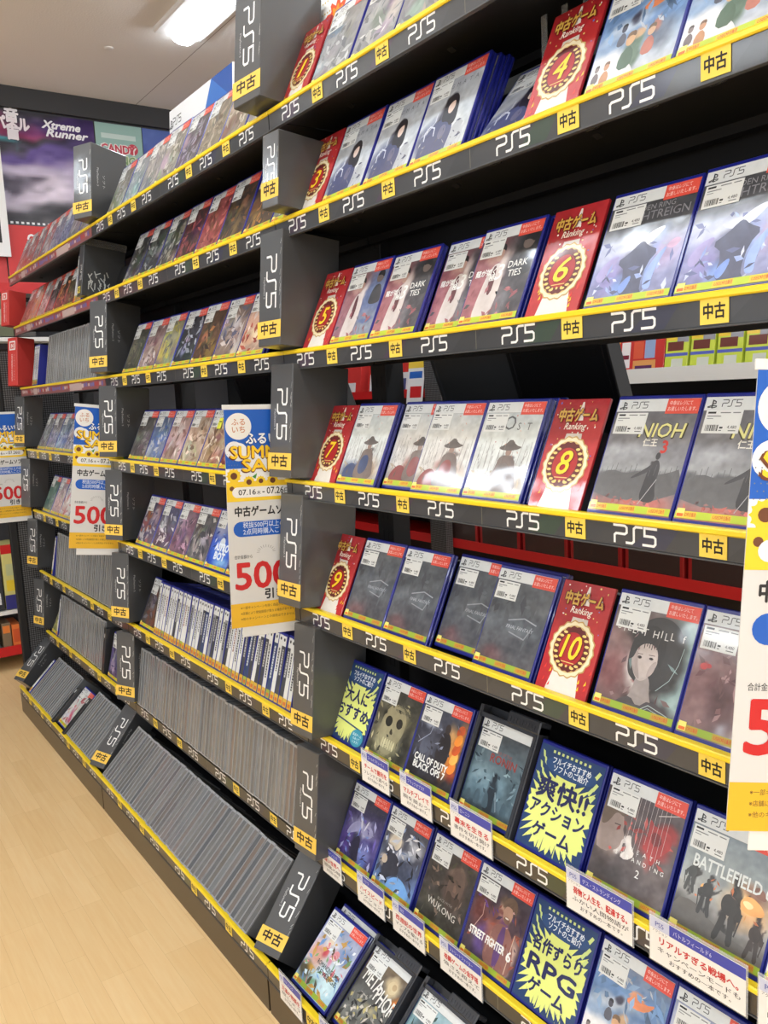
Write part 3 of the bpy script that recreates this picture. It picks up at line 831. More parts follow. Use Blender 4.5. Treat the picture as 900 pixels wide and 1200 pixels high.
ARTS = {
    'ties': ([(0, (168, 108, 116)), (.6, (150, 92, 100)), (1, (120, 76, 82))],
             [(.86, .55, .38, .7, (70, 72, 78), .95, .35), (.42, .45, .10, .42, (214, 202, 196), .9, .3, -14), (.3, .8, .12, .1, (188, 150, 140), .8, .4), (.62, .2, .10, .2, (130, 130, 136), .7, .4), (.9, .9, .3, .12, (40, 42, 46), .9, .4)]),
    'ties_blue': ([(0, (150, 110, 124)), (.6, (148, 100, 106)), (1, (128, 96, 100))],
                  [(.84, .5, .34, .6, (98, 116, 156), .95, .3), (.42, .45, .10, .42, (214, 206, 202), .9, .3, -14), (.85, .2, .3, .2, (132, 140, 154), .9, .4), (.3, .8, .12, .1, (188, 150, 140), .8, .4), (.8, .28, .16, .04, (74, 96, 150), .8, .3)]),
    'reign': ([(0, (128, 130, 168)), (.35, (150, 156, 196)), (.62, (186, 192, 214)), (.7, (120, 124, 134)), (.76, (74, 76, 82)), (1, (66, 68, 72))],
              [(.5, .34, .2, .26, (86, 90, 116), .9, .4), (.42, .56, .3, .05, (216, 222, 238), .85, .6, 14), (.64, .36, .07, .28, (150, 176, 232), .8, .5, -18), (.2, .28, .14, .16, (150, 140, 200), .7, .6), (.84, .44, .14, .14, (190, 168, 204), .7, .6), (.36, .16, .1, .1, (124, 160, 226), .7, .5)]),
    'grey_suit': ([(0, (196, 202, 204)), (.5, (190, 196, 202)), (1, (160, 164, 172))],
                  [(.3, .26, .3, .26, (80, 86, 120), .92, .25, 20), (.5, .52, .16, .16, (66, 62, 76), .95, .25), (.52, .66, .1, .12, (40, 36, 40), .97, .18), (.55, .645, .045, .06, (220, 196, 184), .95, .2), (.74, .3, .14, .2, (214, 218, 220), .9, .3), (.22, .44, .16, .012, (206, 210, 220), .8, .3, 40), (.6, .14, .2, .1, (120, 120, 132), .8, .4)]),
    'straw_hat': ([(0, (168, 164, 158)), (.3, (204, 206, 204)), (.7, (214, 218, 214)), (1, (190, 198, 200))],
                  [(.62, .47, .13, .035, (92, 86, 84), .9, .2), (.6, .37, .08, .1, (120, 108, 104), .9, .25), (.56, .2, .2, .12, (132, 112, 100), .9, .4), (.3, .14, .28, .1, (150, 138, 126), .8, .5), (.82, .2, .12, .14, (166, 140, 120), .8, .5)]
                  + [(.1 + .11 * k, .4 + .03 * (k % 3), .006, .16, (120, 118, 116), .7, .5, 8 - 5 * (k % 4)) for k in range(8)]),
    'straw_blue': 'straw_hat', 'straw_red': 'straw_hat',
    'gold_title': ([(0, (160, 104, 100)), (.1, (150, 116, 114)), (.22, (104, 104, 106)), (.36, (112, 112, 114)), (.42, (150, 152, 154)), (.6, (128, 128, 132)), (1, (100, 100, 106))],
                   [(.66, .34, .05, .13, (62, 62, 66), .95, .2), (.67, .47, .028, .03, (60, 60, 64), .95, .2), (.55, .36, .1, .012, (70, 70, 74), .9, .3, 35), (.3, .38, .3, .03, (88, 88, 92), .8, .5), (.5, .08, .3, .06, (190, 112, 104), .7, .8), (.78, .14, .12, .08, (196, 96, 88), .6, .8), (.25, .6, .3, .06, (172, 174, 178), .7, .8)]),
    'silver': ([(0, (92, 88, 92)), (.5, (84, 88, 94)), (1, (86, 90, 96))],
               [(.3, .14, .22, .1, (112, 76, 80), .7, .4), (.5, .62, .6, .05, (110, 114, 120), .6, .9, 18), (.7, .26, .3, .16, (72, 74, 80), .8, .6), (.64, .46, .26, .08, (112, 118, 124), .6, .5)]),
    'portrait': ([(0, (104, 82, 84)), (.5, (132, 106, 106)), (1, (112, 100, 100))],
                 [(.93, .5, .24, .6, (146, 172, 172), .95, .4), (.68, .56, .3, .36, (52, 52, 54), .97, .16), (.5, .44, .2, .22, (196, 188, 186), .96, .2), (.5, .74, .24, .1, (46, 46, 48), .95, .25), (.64, .58, .08, .2, (48, 48, 50), .9, .25), (.46, .5, .05, .02, (70, 60, 60), .9, .3), (.45, .33, .055, .02, (138, 78, 78), .9, .3), (.52, .19, .09, .1, (178, 168, 166), .9, .3), (.66, .02, .34, .16, (64, 60, 64), .95, .2), (.12, .35, .14, .2, (120, 74, 76), .8, .6), (.06, .7, .1, .1, (150, 120, 120), .7, .6)]),
    'close_portrait': ([(0, (134, 108, 110)), (.5, (124, 92, 94)), (1, (130, 108, 110))],
                       [(.8, .5, .3, .4, (196, 180, 178), .95, .35), (.42, .3, .16, .24, (84, 58, 62), .85, .5), (.78, .34, .12, .04, (150, 88, 90), .9, .3), (.9, .74, .3, .12, (110, 96, 98), .8, .5), (.7, .06, .2, .1, (186, 176, 176), .8, .4), (.12, .62, .05, .04, (178, 66, 68), .9, .3)]),
    'skull': ([(0, (72, 70, 58)), (.5, (92, 90, 74)), (1, (66, 66, 60))],
              [(.42, .3, .26, .22, (186, 180, 140), .9, .35), (.62, .6, .2, .2, (150, 144, 112), .85, .4), (.3, .62, .09, .08, (34, 34, 30), .9, .3), (.6, .66, .06, .06, (48, 46, 40), .9, .3), (.34, .27, .016, .14, (62, 58, 44), .9, .3, 8), (.45, .27, .014, .14, (62, 58, 44), .9, .3), (.54, .29, .014, .12, (70, 66, 50), .9, .3, -8), (.86, .3, .12, .3, (46, 46, 42), .8, .5), (.2, .82, .2, .1, (120, 116, 100), .7, .5)]),
    'flame': ([(0, (40, 36, 40)), (.5, (56, 56, 66)), (1, (74, 78, 94))],
              [(.3, .55, .2, .3, (78, 82, 98), .8, .5), (.26, .8, .2, .06, (190, 200, 220), .6, .6), (.86, .56, .1, .34, (232, 142, 60), .9, .5, -12), (.74, .7, .1, .16, (240, 182, 110), .8, .6), (.62, .44, .1, .22, (40, 36, 40), .9, .4), (.92, .3, .08, .1, (190, 74, 40), .8, .6)]),
    'red_word': ([(0, (58, 74, 86)), (.4, (104, 132, 146)), (.7, (92, 112, 124)), (1, (70, 76, 82))],
                 [(.5, .28, .09, .2, (34, 44, 54), .95, .25), (.5, .48, .045, .05, (36, 44, 54), .95, .25), (.5, .06, .4, .08, (42, 54, 62), .9, .4), (.26, .5, .14, .08, (140, 166, 178), .6, .6), (.8, .4, .1, .16, (66, 84, 94), .8, .5)]),
    'strings': ([(0, (96, 86, 86)), (.5, (104, 94, 94)), (1, (78, 68, 72))],
                [(.16, .55, .22, .22, (152, 134, 128), .92, .3), (.14, .76, .2, .1, (108, 92, 84), .9, .3), (.33, .47, .07, .08, (214, 206, 202), .95, .18), (.38, .55, .04, .08, (204, 196, 194), .95, .2, 20), (.74, .62, .2, .14, (170, 66, 66), .92, .3), (.84, .76, .14, .08, (160, 58, 58), .9, .3), (.2, .2, .3, .16, (70, 62, 62), .8, .5), (.7, .46, .05, .1, (190, 92, 88), .7, .5)]),
    'soldiers': ([(0, (92, 88, 84)), (.2, (120, 116, 112)), (.45, (176, 178, 176)), (.7, (150, 160, 164)), (1, (128, 140, 148))],
                 [(.74, .5, .2, .14, (240, 170, 96), .9, .7), (.7, .52, .1, .07, (252, 226, 160), .9, .7), (.8, .62, .12, .07, (130, 92, 80), .8, .5), (.12, .2, .3, .12, (78, 78, 78), .8, .5)]
                 + soldier(.14, .44, .5, (74, 74, 74)) + soldier(.34, .34, .64, (62, 62, 62)) + soldier(.60, .26, .98, (58, 56, 54)) + soldier(.88, .2, .62, (66, 56, 52))),
    'night': ([(0, (54, 48, 92)), (.4, (84, 76, 136)), (.7, (72, 66, 110)), (1, (58, 58, 70))],
              [(.5, .58, .3, .12, (176, 178, 208), .8, .6), (.42, .5, .06, .14, (214, 216, 232), .8, .5, 20), (.62, .56, .05, .14, (200, 204, 228), .8, .5, -20), (.42, .28, .14, .2, (40, 38, 60), .9, .35), (.7, .24, .16, .12, (134, 150, 210), .7, .6), (.72, .12, .1, .1, (90, 120, 200), .7, .6), (.14, .24, .14, .2, (96, 70, 150), .8, .6)]),
    'white_hair': ([(0, (110, 150, 206)), (.3, (92, 110, 150)), (.6, (80, 84, 100)), (1, (84, 84, 94))],
                   [(.3, .68, .16, .1, (216, 204, 186), .9, .3), (.22, .36, .14, .2, (50, 52, 62), .9, .4), (.14, .4, .08, .08, (190, 176, 160), .8, .4), (.56, .55, .3, .06, (190, 200, 220), .8, .5, 30), (.62, .3, .2, .2, (60, 66, 84), .85, .4), (.6, .12, .24, .1, (132, 180, 236), .9, .4), (.8, .76, .16, .1, (204, 208, 218), .8, .5)]),
    'beard': ([(0, (52, 50, 44)), (.5, (62, 58, 56)), (1, (72, 66, 62))],
              [(.66, .6, .2, .26, (110, 90, 82), .9, .4), (.66, .76, .14, .1, (136, 110, 96), .8, .4), (.64, .46, .12, .14, (74, 62, 56), .9, .4), (.6, .66, .07, .02, (48, 38, 36), .8, .4), (.74, .66, .05, .02, (48, 38, 36), .8, .4), (.3, .3, .3, .1, (84, 82, 70), .6, .6)]),
    'brawler': ([(0, (66, 56, 70)), (.5, (84, 62, 72)), (1, (60, 52, 62))],
                [(.62, .74, .12, .15, (188, 150, 128), .95, .25), (.64, .84, .17, .08, (92, 76, 64), .95, .3), (.5, .44, .22, .24, (150, 96, 88), .9, .35, 14), (.62, .5, .1, .18, (110, 70, 110), .9, .3), (.3, .3, .1, .2, (96, 72, 140), .8, .5), (.86, .3, .08, .26, (206, 176, 160), .8, .4, -10), (.16, .6, .14, .2, (110, 60, 56), .8, .5), (.58, .7, .09, .02, (110, 60, 56), .8, .3)]),
    'isle': ([(0, (206, 206, 210)), (.3, (170, 186, 206)), (.55, (104, 134, 176)), (.8, (110, 146, 196)), (1, (120, 130, 150))],
             [(.16, .22, .3, .16, (226, 226, 228), .95, .2), (.34, .6, .34, .07, (196, 204, 214), .8, .6, 18), (.62, .78, .12, .05, (232, 150, 100), .9, .4, -20), (.5, .3, .1, .18, (86, 110, 90), .9, .3), (.5, .48, .06, .06, (200, 160, 120), .9, .25), (.2, .16, .05, .08, (196, 140, 104), .9, .3), (.78, .36, .14, .14, (96, 104, 120), .8, .5), (.72, .46, .06, .07, (190, 120, 96), .8, .3), (.4, .66, .05, .05, (60, 60, 80), .9, .3)]),
    'pastel': ([(0, (150, 190, 210)), (.3, (180, 210, 222)), (.6, (196, 200, 216)), (1, (150, 160, 190))],
               [(.2, .5, .2, .16, (214, 150, 130), .85, .5), (.4, .7, .2, .1, (206, 206, 216), .9, .5), (.36, .58, .06, .08, (196, 70, 84), .85, .4), (.56, .55, .05, .12, (224, 110, 140), .7, .5), (.12, .22, .16, .12, (70, 62, 40), .9, .4), (.24, .3, .1, .05, (196, 150, 60), .9, .4), (.34, .12, .2, .05, (80, 130, 80), .8, .4, 30), (.8, .72, .16, .1, (96, 126, 180), .8, .5), (.76, .3, .16, .2, (206, 230, 236), .8, .5)]),
    'shards': ([(0, (112, 112, 106)), (.4, (96, 98, 96)), (.7, (84, 82, 80)), (1, (116, 100, 80))],
               [(.7, .82, .16, .12, (214, 196, 160), .9, .3), (.9, .7, .07, .06, (214, 130, 60), .8, .5), (.4, .3, .34, .1, (142, 144, 138), .7, .5, 30), (.3, .2, .1, .08, (64, 66, 66), .8, .5), (.7, .2, .2, .14, (70, 70, 68), .8, .5), (.52, .4, .1, .06, (186, 172, 120), .6, .5)]),
    'moonlit': ([(0, (60, 90, 90)), (.5, (110, 150, 160)), (1, (150, 180, 190))],
                [(.3, .6, .16, .2, (70, 80, 90), .9, .4), (.8, .7, .12, .1, (222, 226, 220), .9, .3), (.6, .3, .3, .2, (80, 110, 100), .8, .5)]),
    'astro': ([(0, (40, 70, 170)), (.5, (60, 90, 190)), (1, (120, 130, 160))],
              [(.5, .35, .36, .2, (60, 120, 220), .9, .5), (.3, .75, .2, .12, (180, 180, 200), .7, .6), (.7, .15, .3, .08, (150, 200, 240), .8, .5)]),
}


def art_cols(kind, nx, ny, seed=1):
    if kind in ARTS:
        a = ARTS[kind]
        if isinstance(a, str):
            st, bl = ARTS[a]
            extra = {'straw_blue': [(.3, .18, .24, .14, (62, 76, 116), .9, .35), (.56, .28, .12, .14, (76, 84, 112), .8, .4)],
                     'straw_red': [(.5, .26, .14, .14, (156, 88, 84), .85, .4), (.5, .4, .5, .4, (214, 188, 176), .3, .9)]}[kind]
            return art(st, bl + extra, nx, ny, seed)
        return art(a[0], a[1], nx, ny, seed)
    return None


def palette_art(cols, seed, nx=17, ny=21):
    r = random.Random(seed)
    a, b, c = cols
    bl = []
    for k in range(9):
        q = [a, b, b, c][k % 4]
        bl.append((r.uniform(.1, .9), r.uniform(.1, .75), r.uniform(.06, .22), r.uniform(.06, .24), tuple(v + r.uniform(-18, 18) for v in q), .85, .4, r.uniform(-40, 40)))
    return art([(0, tuple(v * .9 for v in a)), (.6, a), (1, tuple(v * .85 for v in a))], bl, nx, ny, seed, .1, 26)


# ------------------------------------------------------------------ parts shared by every game case
def case_shell_mesh(m, name):
    pb = PB()
    pb.box(-CW / 2, 0, 0, CW / 2, .0062, CH, b=.0016)
    pb.box(-CW / 2 + .0008, .0062, .0008, CW / 2 - .0008, .0078, CH - .0008)
    pb.box(-CW / 2, .0078, 0, CW / 2, CT, CH, b=.0016)
    return pb.mesh(name, M[m])


def price_label_mesh():
    pb = PB()
    w_, h_ = .050, .030
    pb.box(0, -.0002, 0, w_, 0, h_, (226, 228, 226))
    pb.T = Matrix.Translation((0, -.0002, 0))
    k = (40, 42, 44)
    pb.rect(.003, .0255, .014, .028, k)
    pb.rect(.020, .026, .034, .0273, (120, 122, 124))
    pb.rect(.037, .026, .047, .0273, (120, 122, 124))
    pb.rect(.003, .0215, .022, .0228, (130, 132, 134))
    pb.rect(.003, .0185, .012, .0196, (150, 152, 154))
    r = random.Random(4)
    x = .004
    while x < .022:
        q = r.choice((.0005, .0009, .0014))
        pb.rect(x, .003, x + q, .011, k)
        x += q + r.choice((.0005, .0009))
    pb.rect(.0235, .0062, .028, .0085, k)
    pb.rect(.0235, .0032, .027, .0044, (110, 112, 114))
    pb.txt('4,480', .040, .0062, .0042, k, 1, .01)
    pb.rect(.036, .003, .046, .0042, (110, 112, 114))
    return pb.mesh('price_label', M['gloss_print'])


def sticker_mesh():
    pb = PB()
    pb.box(0, -.0002, 0, .049, 0, .0205, (224, 82, 66))
    pb.T = Matrix.Translation((0, -.0002, 0))
    pb.txt('中身はレジにて', .021, .0122, .0048, (250, 222, 214), 1, .0, wide=.034)
    pb.txt('お渡しいたします。', .0245, .0042, .0048, (250, 222, 214), 1, .0, wide=.043)
    return pb.mesh('register_sticker', M['gloss_print'])


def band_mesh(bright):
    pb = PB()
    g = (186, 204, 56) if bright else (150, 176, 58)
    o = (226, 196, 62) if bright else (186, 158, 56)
    pb.box(0, -.0002, 0, W_, 0, .0095, g)
    pb.T = Matrix.Translation((0, -.0002, 0))
    for k in range(3):
        x = .004 + .046 * k
        pb.rect(x, 0.0004, x + .026, .0091, o)
        pb.txt('USED', x + .008, .003, .0042, (206, 66, 40), 2, .02, wide=.011, shear=.2)
        pb.txt('中古販売', x + .0195, .003, .0042, (206, 66, 40), 2, .02, wide=.012)
    pb.rect(.002, .001, .013, .0125, (240, 226, 120), 3)
    pb.rect(.003, .002, .012, .006, (226, 110, 40), 4)
    return pb.mesh('used_band', M['gloss_print'])


SHELL = {'blue': case_shell_mesh('blue_plastic', 'blue_case_shell'), 'red': case_shell_mesh('red_plastic', 'red_case_shell')}
LABEL = price_label_mesh()
STICK = sticker_mesh()
BAND = {True: band_mesh(True), False: band_mesh(False)}
_cov = {}


def cover_mesh(kind, hi=True, pal=None, seed=1):
    k = (kind, hi, str(pal), seed)
    if k in _cov:
        return _cov[k]
    pb = PB()
    pb.T = Matrix.Translation((-W_ / 2, 0, .006))
    HB = .0175
    cols = art_cols(kind, 60 if hi else 19, 74 if hi else 23, seed)
    if cols is None:
        cols = palette_art(pal, seed)
    pb.grid(0, 0, W_, H_ - HB, cols, 1)
    hd = (218, 221, 221)
    pb.rect(0, H_ - HB, W_, H_, hd, 1)
    pb.rect(0, H_ - HB - .0004, W_, H_ - HB, (120, 122, 124), 2)
    if hi:
        pb.symbol(.0105, H_ - .0142, .011, (50, 52, 56), 2)
    else:
        pb.ell(.0105, H_ - .009, .005, .004, (70, 72, 76), 2, 6)
    pb.ps5(.024, H_ - .0125, .0085, (70, 72, 76), 2, wd=.13)
    if kind in ARTS:
        overlay(pb, kind, H_ - HB)
    elif pal:
        shards(pb, [pal[1], pal[2], pal[2], pal[0]], seed, 40, H_ - HB, .0, .95, 2.3, .08)  # larger flecks also paint in the streaky sheen of wrinkled film
    if kind:
        title(pb, kind)
    me = pb.mesh('cover_sheet', M['wrapped'])
    _cov[k] = me
    return me


def game_case(kind, label, loc, tilt, group=None, hi=True, pal=None, seed=1, shell='blue', sticker=True, bright=True, yaw=0.0, lab=True):
    j = random.Random(label)
    o = thing('game_case', label, 'game case', loc, (-tilt + R_(j.uniform(-.7, .7)), 0, yaw + R_(j.uniform(-.8, .8))), group)
    link('case_shell', SHELL[shell], o)
    cv = link('cover_sheet', cover_mesh(kind, hi, pal, seed), o)
    if lab:
        link('price_label', LABEL, cv, (-W_ / 2 + .003 + (seed % 3) * .001, -.0006, .006 + H_ - .0475 - (seed % 2) * .002))
    if sticker:
        link('register_sticker', STICK, cv, (W_ / 2 - .049, -.0006, .006 + H_ - .021))
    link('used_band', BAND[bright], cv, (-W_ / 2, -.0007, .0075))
    return o


# ------------------------------------------------------------------ the room
XW = -3.35
HC = 3.0


def room():
    pb = PB(); pb.box(XW - .1, -6.0, -.1, 7.0, 6.0, 0.0)
    struct('floor', pb, floor_mat())
    pb = PB(); pb.box(XW - .1, -6.0, HC, 7.0, 6.0, HC + .1)
    struct('ceiling', pb, ceiling_mat())
    wall = mat('dark_grey_wall_paint', (58, 58, 62), 0.7)
    pb = PB(); pb.box(XW - .1, -6, 0, XW, 6, HC)
    struct('wall_left', pb, wall)
    pb = PB(); pb.box(XW, -6, 2.895, XW + .03, 6, 2.9995)
    struct('trim_1', pb, mat('dark_cornice', (48, 48, 50), 0.6))


room()


def lamp_mesh():
    a = PB()
    a.box(-.64, -.115, -.028, .64, .115, 0, b=.006)
    b = PB()
    n = 8
    prof = [(.018 + .056 * math.cos(math.pi * k / n), -.028 - .034 * math.sin(math.pi * k / n)) for k in range(n + 1)]
    for (y0, z0), (y1, z1) in zip(prof[:-1], prof[1:]):
        b.face([(-.625, y0, z0), (.625, y0, z0), (.625, y1, z1), (-.625, y1, z1)], (255, 255, 255))
    for x in (-.625, .625):
        b.face([(x, y, z) for y, z in prof], (255, 255, 255))
    return a.mesh('lamp_housing', M['lamp_body']), b.mesh('lamp_diffuser', M['lamp'])


lh, ld = lamp_mesh()
for y, x in LAMPS:
    if (y, x) == (0.8, -1.66):
        lb, g = 'glowing white strip lamp on the ceiling above the top shelf', None
    else:
        lb, g = 'white ceiling strip lamp further along the store, beyond the picture', 'ceiling strip lamps beyond the picture'
    o = thing('ceiling_lamp', lb, 'ceiling lamp', (x, y, HC), group=g)
    link('housing', lh, o)
    link('diffuser', ld, o)
pb2 = PB()
n = 20
ring = [[(r * math.cos(2 * math.pi * k / n), r * math.sin(2 * math.pi * k / n), z) for k in range(n)] for r, z in ((.022, 0), (.020, -.004), (.012, -.007))]
for a, b in ((0, 1), (1, 2)):
    for k in range(n):
        pb2.face([ring[a][k], ring[a][(k + 1) % n], ring[b][(k + 1) % n], ring[b][k]], (170, 160, 150))
pb2.face(ring[2], (150, 140, 130))
tag(link('smoke_detector', pb2.mesh('smoke_detector', M['lamp_body']), None, (-2.62, .59, HC)), 'tiny round spot on the bare ceiling left of the strip lamp', 'detector')

# ------------------------------------------------------------------ gondola shelves
ZS = [1.9026, 1.6923, 1.4335, 1.1683, 0.8990, 0.6239, 0.3461, 0.119]
Y8 = -0.137
TILT = R_(25.0)
TILT8 = R_(46.0)
RANK = ['top', 'second', 'third', 'fourth', 'fifth', 'sixth', 'seventh', 'bottom']
BAY = {0: ('nearest bay', 0.0), 1: ('middle bay', -1.2), 2: ('farthest bay', -2.4)}


def used_tag_mesh():
    pb = PB()
    pb.box(-.018, -.0006, -.0360, .018, 0, -.0085, (238, 206, 84))
    pb.T = Matrix.Translation((0, -.0006, 0))
    pb.txt('中古', 0, -.0285, .0135, (36, 32, 26), 1, .025, wide=.027)
    return pb.mesh('used_tag', M['print'])


UT = used_tag_mesh()


def rail_mesh(style):
    pb = PB()
    g = {'ps': (66, 67, 70), 'red': (150, 92, 92), 'brown': (70, 64, 56)}[style]
    pb.box(.0015, -.009, -.0375, 1.1985, -.004, -.0075, g)
    pb.T = Matrix.Translation((0, -.009, 0))
    r = random.Random(5)
    if style != 'red':
        for x in (.09, .29, .50, .69, .89, 1.10):
            pb.ps5(x - .034, -.0325, .0215, (238, 238, 236), 2, wd=.15)
        for k in range(7):
            x = .02 + .165 * k + r.uniform(0, .05)
            pb.poly([(x, -.036), (x + .05, -.036), (x + .07, -.01), (x + .03, -.01)], tuple(v + r.choice((-5, 8)) for v in g), 1)
        pb.rect(.5985, -.0372, .6, -.0078, (110, 108, 96), 2)
    else:
        for k in range(46):
            x = .03 + .025 * k
            pb.rect(x, -.030 + .004 * r.random(), x + .015 + .007 * r.random(), -.018 + .005 * r.random(), r.choice(((214, 190, 188), (198, 160, 160), (120, 110, 170), (176, 70, 70))), 1)
        for k in range(5):
            x = r.uniform(.05, 1.1)
            pb.rect(x, -.036, x + .06, -.012, (200, 176, 172), 2)
    return pb.mesh('price_rail', M['rail_print'])


RAIL = {k: rail_mesh(k) for k in ('ps', 'red', 'brown')}


def lip_mesh():
    pb = PB()
    pb.box(.0015, -.0125, -.0085, 1.1985, .0008, 0, b=.0018)
    return pb.mesh('yellow_lip', M['yellow'])


def lip_base_mesh():
    pb = PB()
    pb.box(.0005, -.0040, -.0385, 1.1995, -.0025, -.001)
    pb.box(.0005, -.0105, -.0400, 1.1995, -.0025, -.0380)
    return pb.mesh('rail_holder', M['grey_plastic'])


def board_mesh(kind):
    pb = PB()
    if kind == 'face':
        pb.box(.002, -.0025, -.020, 1.198, .235, -.012)
        pb.box(.002, .215, -.034, 1.198, .235, -.020)
    elif kind == 'bottom':
        pb.box(.002, -.0025, -.050, 1.198, .40, -.040)
    return pb.mesh('shelf_board', M['black_metal'])


def rest_mesh(tl, ln):
    pb = PB()
    pb.T = Matrix.Translation((0, .062, -.012)) @ Matrix.Rotation(-tl, 4, 'X')
    pb.box(.03, 0, 0, 1.17, .003, ln)
    for x in (.15, .45, .75, 1.05):
        pb.box(x, .003, 0, x + .012, .03, ln * .6)
    return pb.mesh('lean_rest', M['black_metal'])


def tab_mesh():
    pb = PB()
    pb.box(-.010, 0, -.006, .010, .014, 0, b=.001)
    return pb.mesh('shelf_tab', M['tab'])


LIP, HOLD, BOARD, BOARD8, REST, TAB = lip_mesh(), lip_base_mesh(), board_mesh('face'), board_mesh('bottom'), rest_mesh(TILT, .12), tab_mesh()
REST8 = rest_mesh(TILT8, .12)
CONTENT = {
    (0, 0): 'holding the number 1 ranking card', (0, 1): 'holding the number 3 and 4 ranking cards', (0, 2): 'holding the number 5 and 6 ranking cards',
    (0, 3): 'holding the number 7 and 8 ranking cards', (0, 4): 'holding the number 9 and 10 ranking cards', (0, 5): 'holding two yellow burst cards and talkers',
    (0, 6): 'with one yellow burst card and talkers', (0, 7): 'slanting out over the floor',
    (1, 0): 'under the white console boxes', (1, 1): 'of dark and reddish covers', (1, 2): 'of colourful covers above the gap', (1, 3): 'half hidden by the sale banner',
    (1, 4): 'with purple covers behind the banner', (1, 5): 'packed with white spines', (1, 6): 'packed with clear grey cases', (1, 7): 'packed with slanting clear cases',
    (2, 0): 'with red toned rail', (2, 1): 'with red toned rail and white spines', (2, 2): 'with red rail and clear cases', (2, 3): 'of four leaning covers',
    (2, 4): 'of three leaning covers', (2, 5): 'packed with clear cases and one white spine', (2, 6): 'ending in a black and a purple case', (2, 7): 'slanting out near the far foot'}

for b in (0, 1, 2):
    bname, X0 = BAY[b]
    for r in range(8):
        z = ZS[r]
        y = Y8 if r == 7 else 0.0
        st = 'red' if (b == 2 and r < 3) else ('brown' if r >= 5 else 'ps')
        lbl = f'{RANK[r]} black shelf of the {bname} {CONTENT[(b, r)]}'
        o = thing('display_shelf', lbl, 'shelf', (X0, y, z), group=f'shelves of the {bname}')
        link('shelf_board', BOARD8 if r == 7 else BOARD, o)
        link('rail_holder', HOLD, o)
        pr = link('price_rail', RAIL[st], o)
        if (b, r) != (1, 6):
            link('yellow_lip', LIP, o)
        if st != 'red':
            for x in (.19, .395, .79, 1.0):
                link('used_tag', UT, pr, (x, -.0098, 0))
        spine = (b == 1 and r in (5, 6, 7)) or (b == 2 and r in (2, 5, 6, 7))
        if not spine:
            link('lean_rest', REST8 if r == 7 else REST, o)
        if r in (0,) or (r == 1 and b == 0):
            for k in range(13):
                link('shelf_tab', TAB, o, (.05 + .092 * k, .008 + .02 * (r == 1), -.021))


# gondola frame: uprights, back panels, end panel, plinth
def upright_mesh():
    pb = PB()
    pb.box(-.03, .238, 0, .03, .288, 2.0, b=.002)
    for k in range(36):
        for x in (-.012, .006):
            pb.box(x, .2372, .1 + .05 * k, x + .006, .238, .125 + .05 * k, (5, 5, 5))
    return pb.mesh('gondola_upright', M['black_metal'])


UPR = upright_mesh()
for X, lb in ((1.2, 'black slotted upright at the near end, beyond the picture'), (-.02, 'black slotted upright behind the nearest column of dark divider boxes'),
              (-1.22, 'black slotted upright behind the middle column of dark divider boxes'), (-2.38, 'black slotted upright at the far end beside the perforated panel')):
    tag(link('gondola_upright', UPR, None, (X, 0, 0)), lb, 'upright', 'gondola uprights')
for b in (0, 1, 2):
    bname, X0 = BAY[b]
    for (z0, z1, nm) in ((1.43, 1.995, 'upper'), (0.02, .84, 'lower')):
        pb = PB()
        pb.box(X0 + .012, .262, z0, X0 + 1.165, .272, z1)
        tag(link('back_panel', pb.mesh('back_panel', M['black_metal'])), f'{nm} black back panel behind the shelves of the {bname}', 'back panel')
    pb = PB()
    pb.box(X0 + .004, -.147, .0, X0 + 1.196, .02, .077)
    tag(link('plinth', pb.mesh('plinth', M['plinth'])), f'black plinth under the bottom shelf of the {bname}', 'plinth')
pb = PB()
pb.box(-2.517, -.066, .06, -2.507, .24, 1.60)
ep = thing('end_panel', 'tall perforated black end panel at the far end of the shelves', 'panel', (0, 0, 0))
link('perforated_sheet', pb.mesh('perforated_sheet', M['peg']), ep)
pb = PB()
pb.box(-2.53, -.098, .0, -2.495, -.066, 1.60, b=.003)
pb.box(-2.53, -.098, 1.60, -2.495, .25, 1.63, b=.003)
pb.box(-2.53, -.098, .0, -2.495, .25, .06, b=.003)
link('panel_frame', pb.mesh('panel_frame', M['black_metal']), ep)


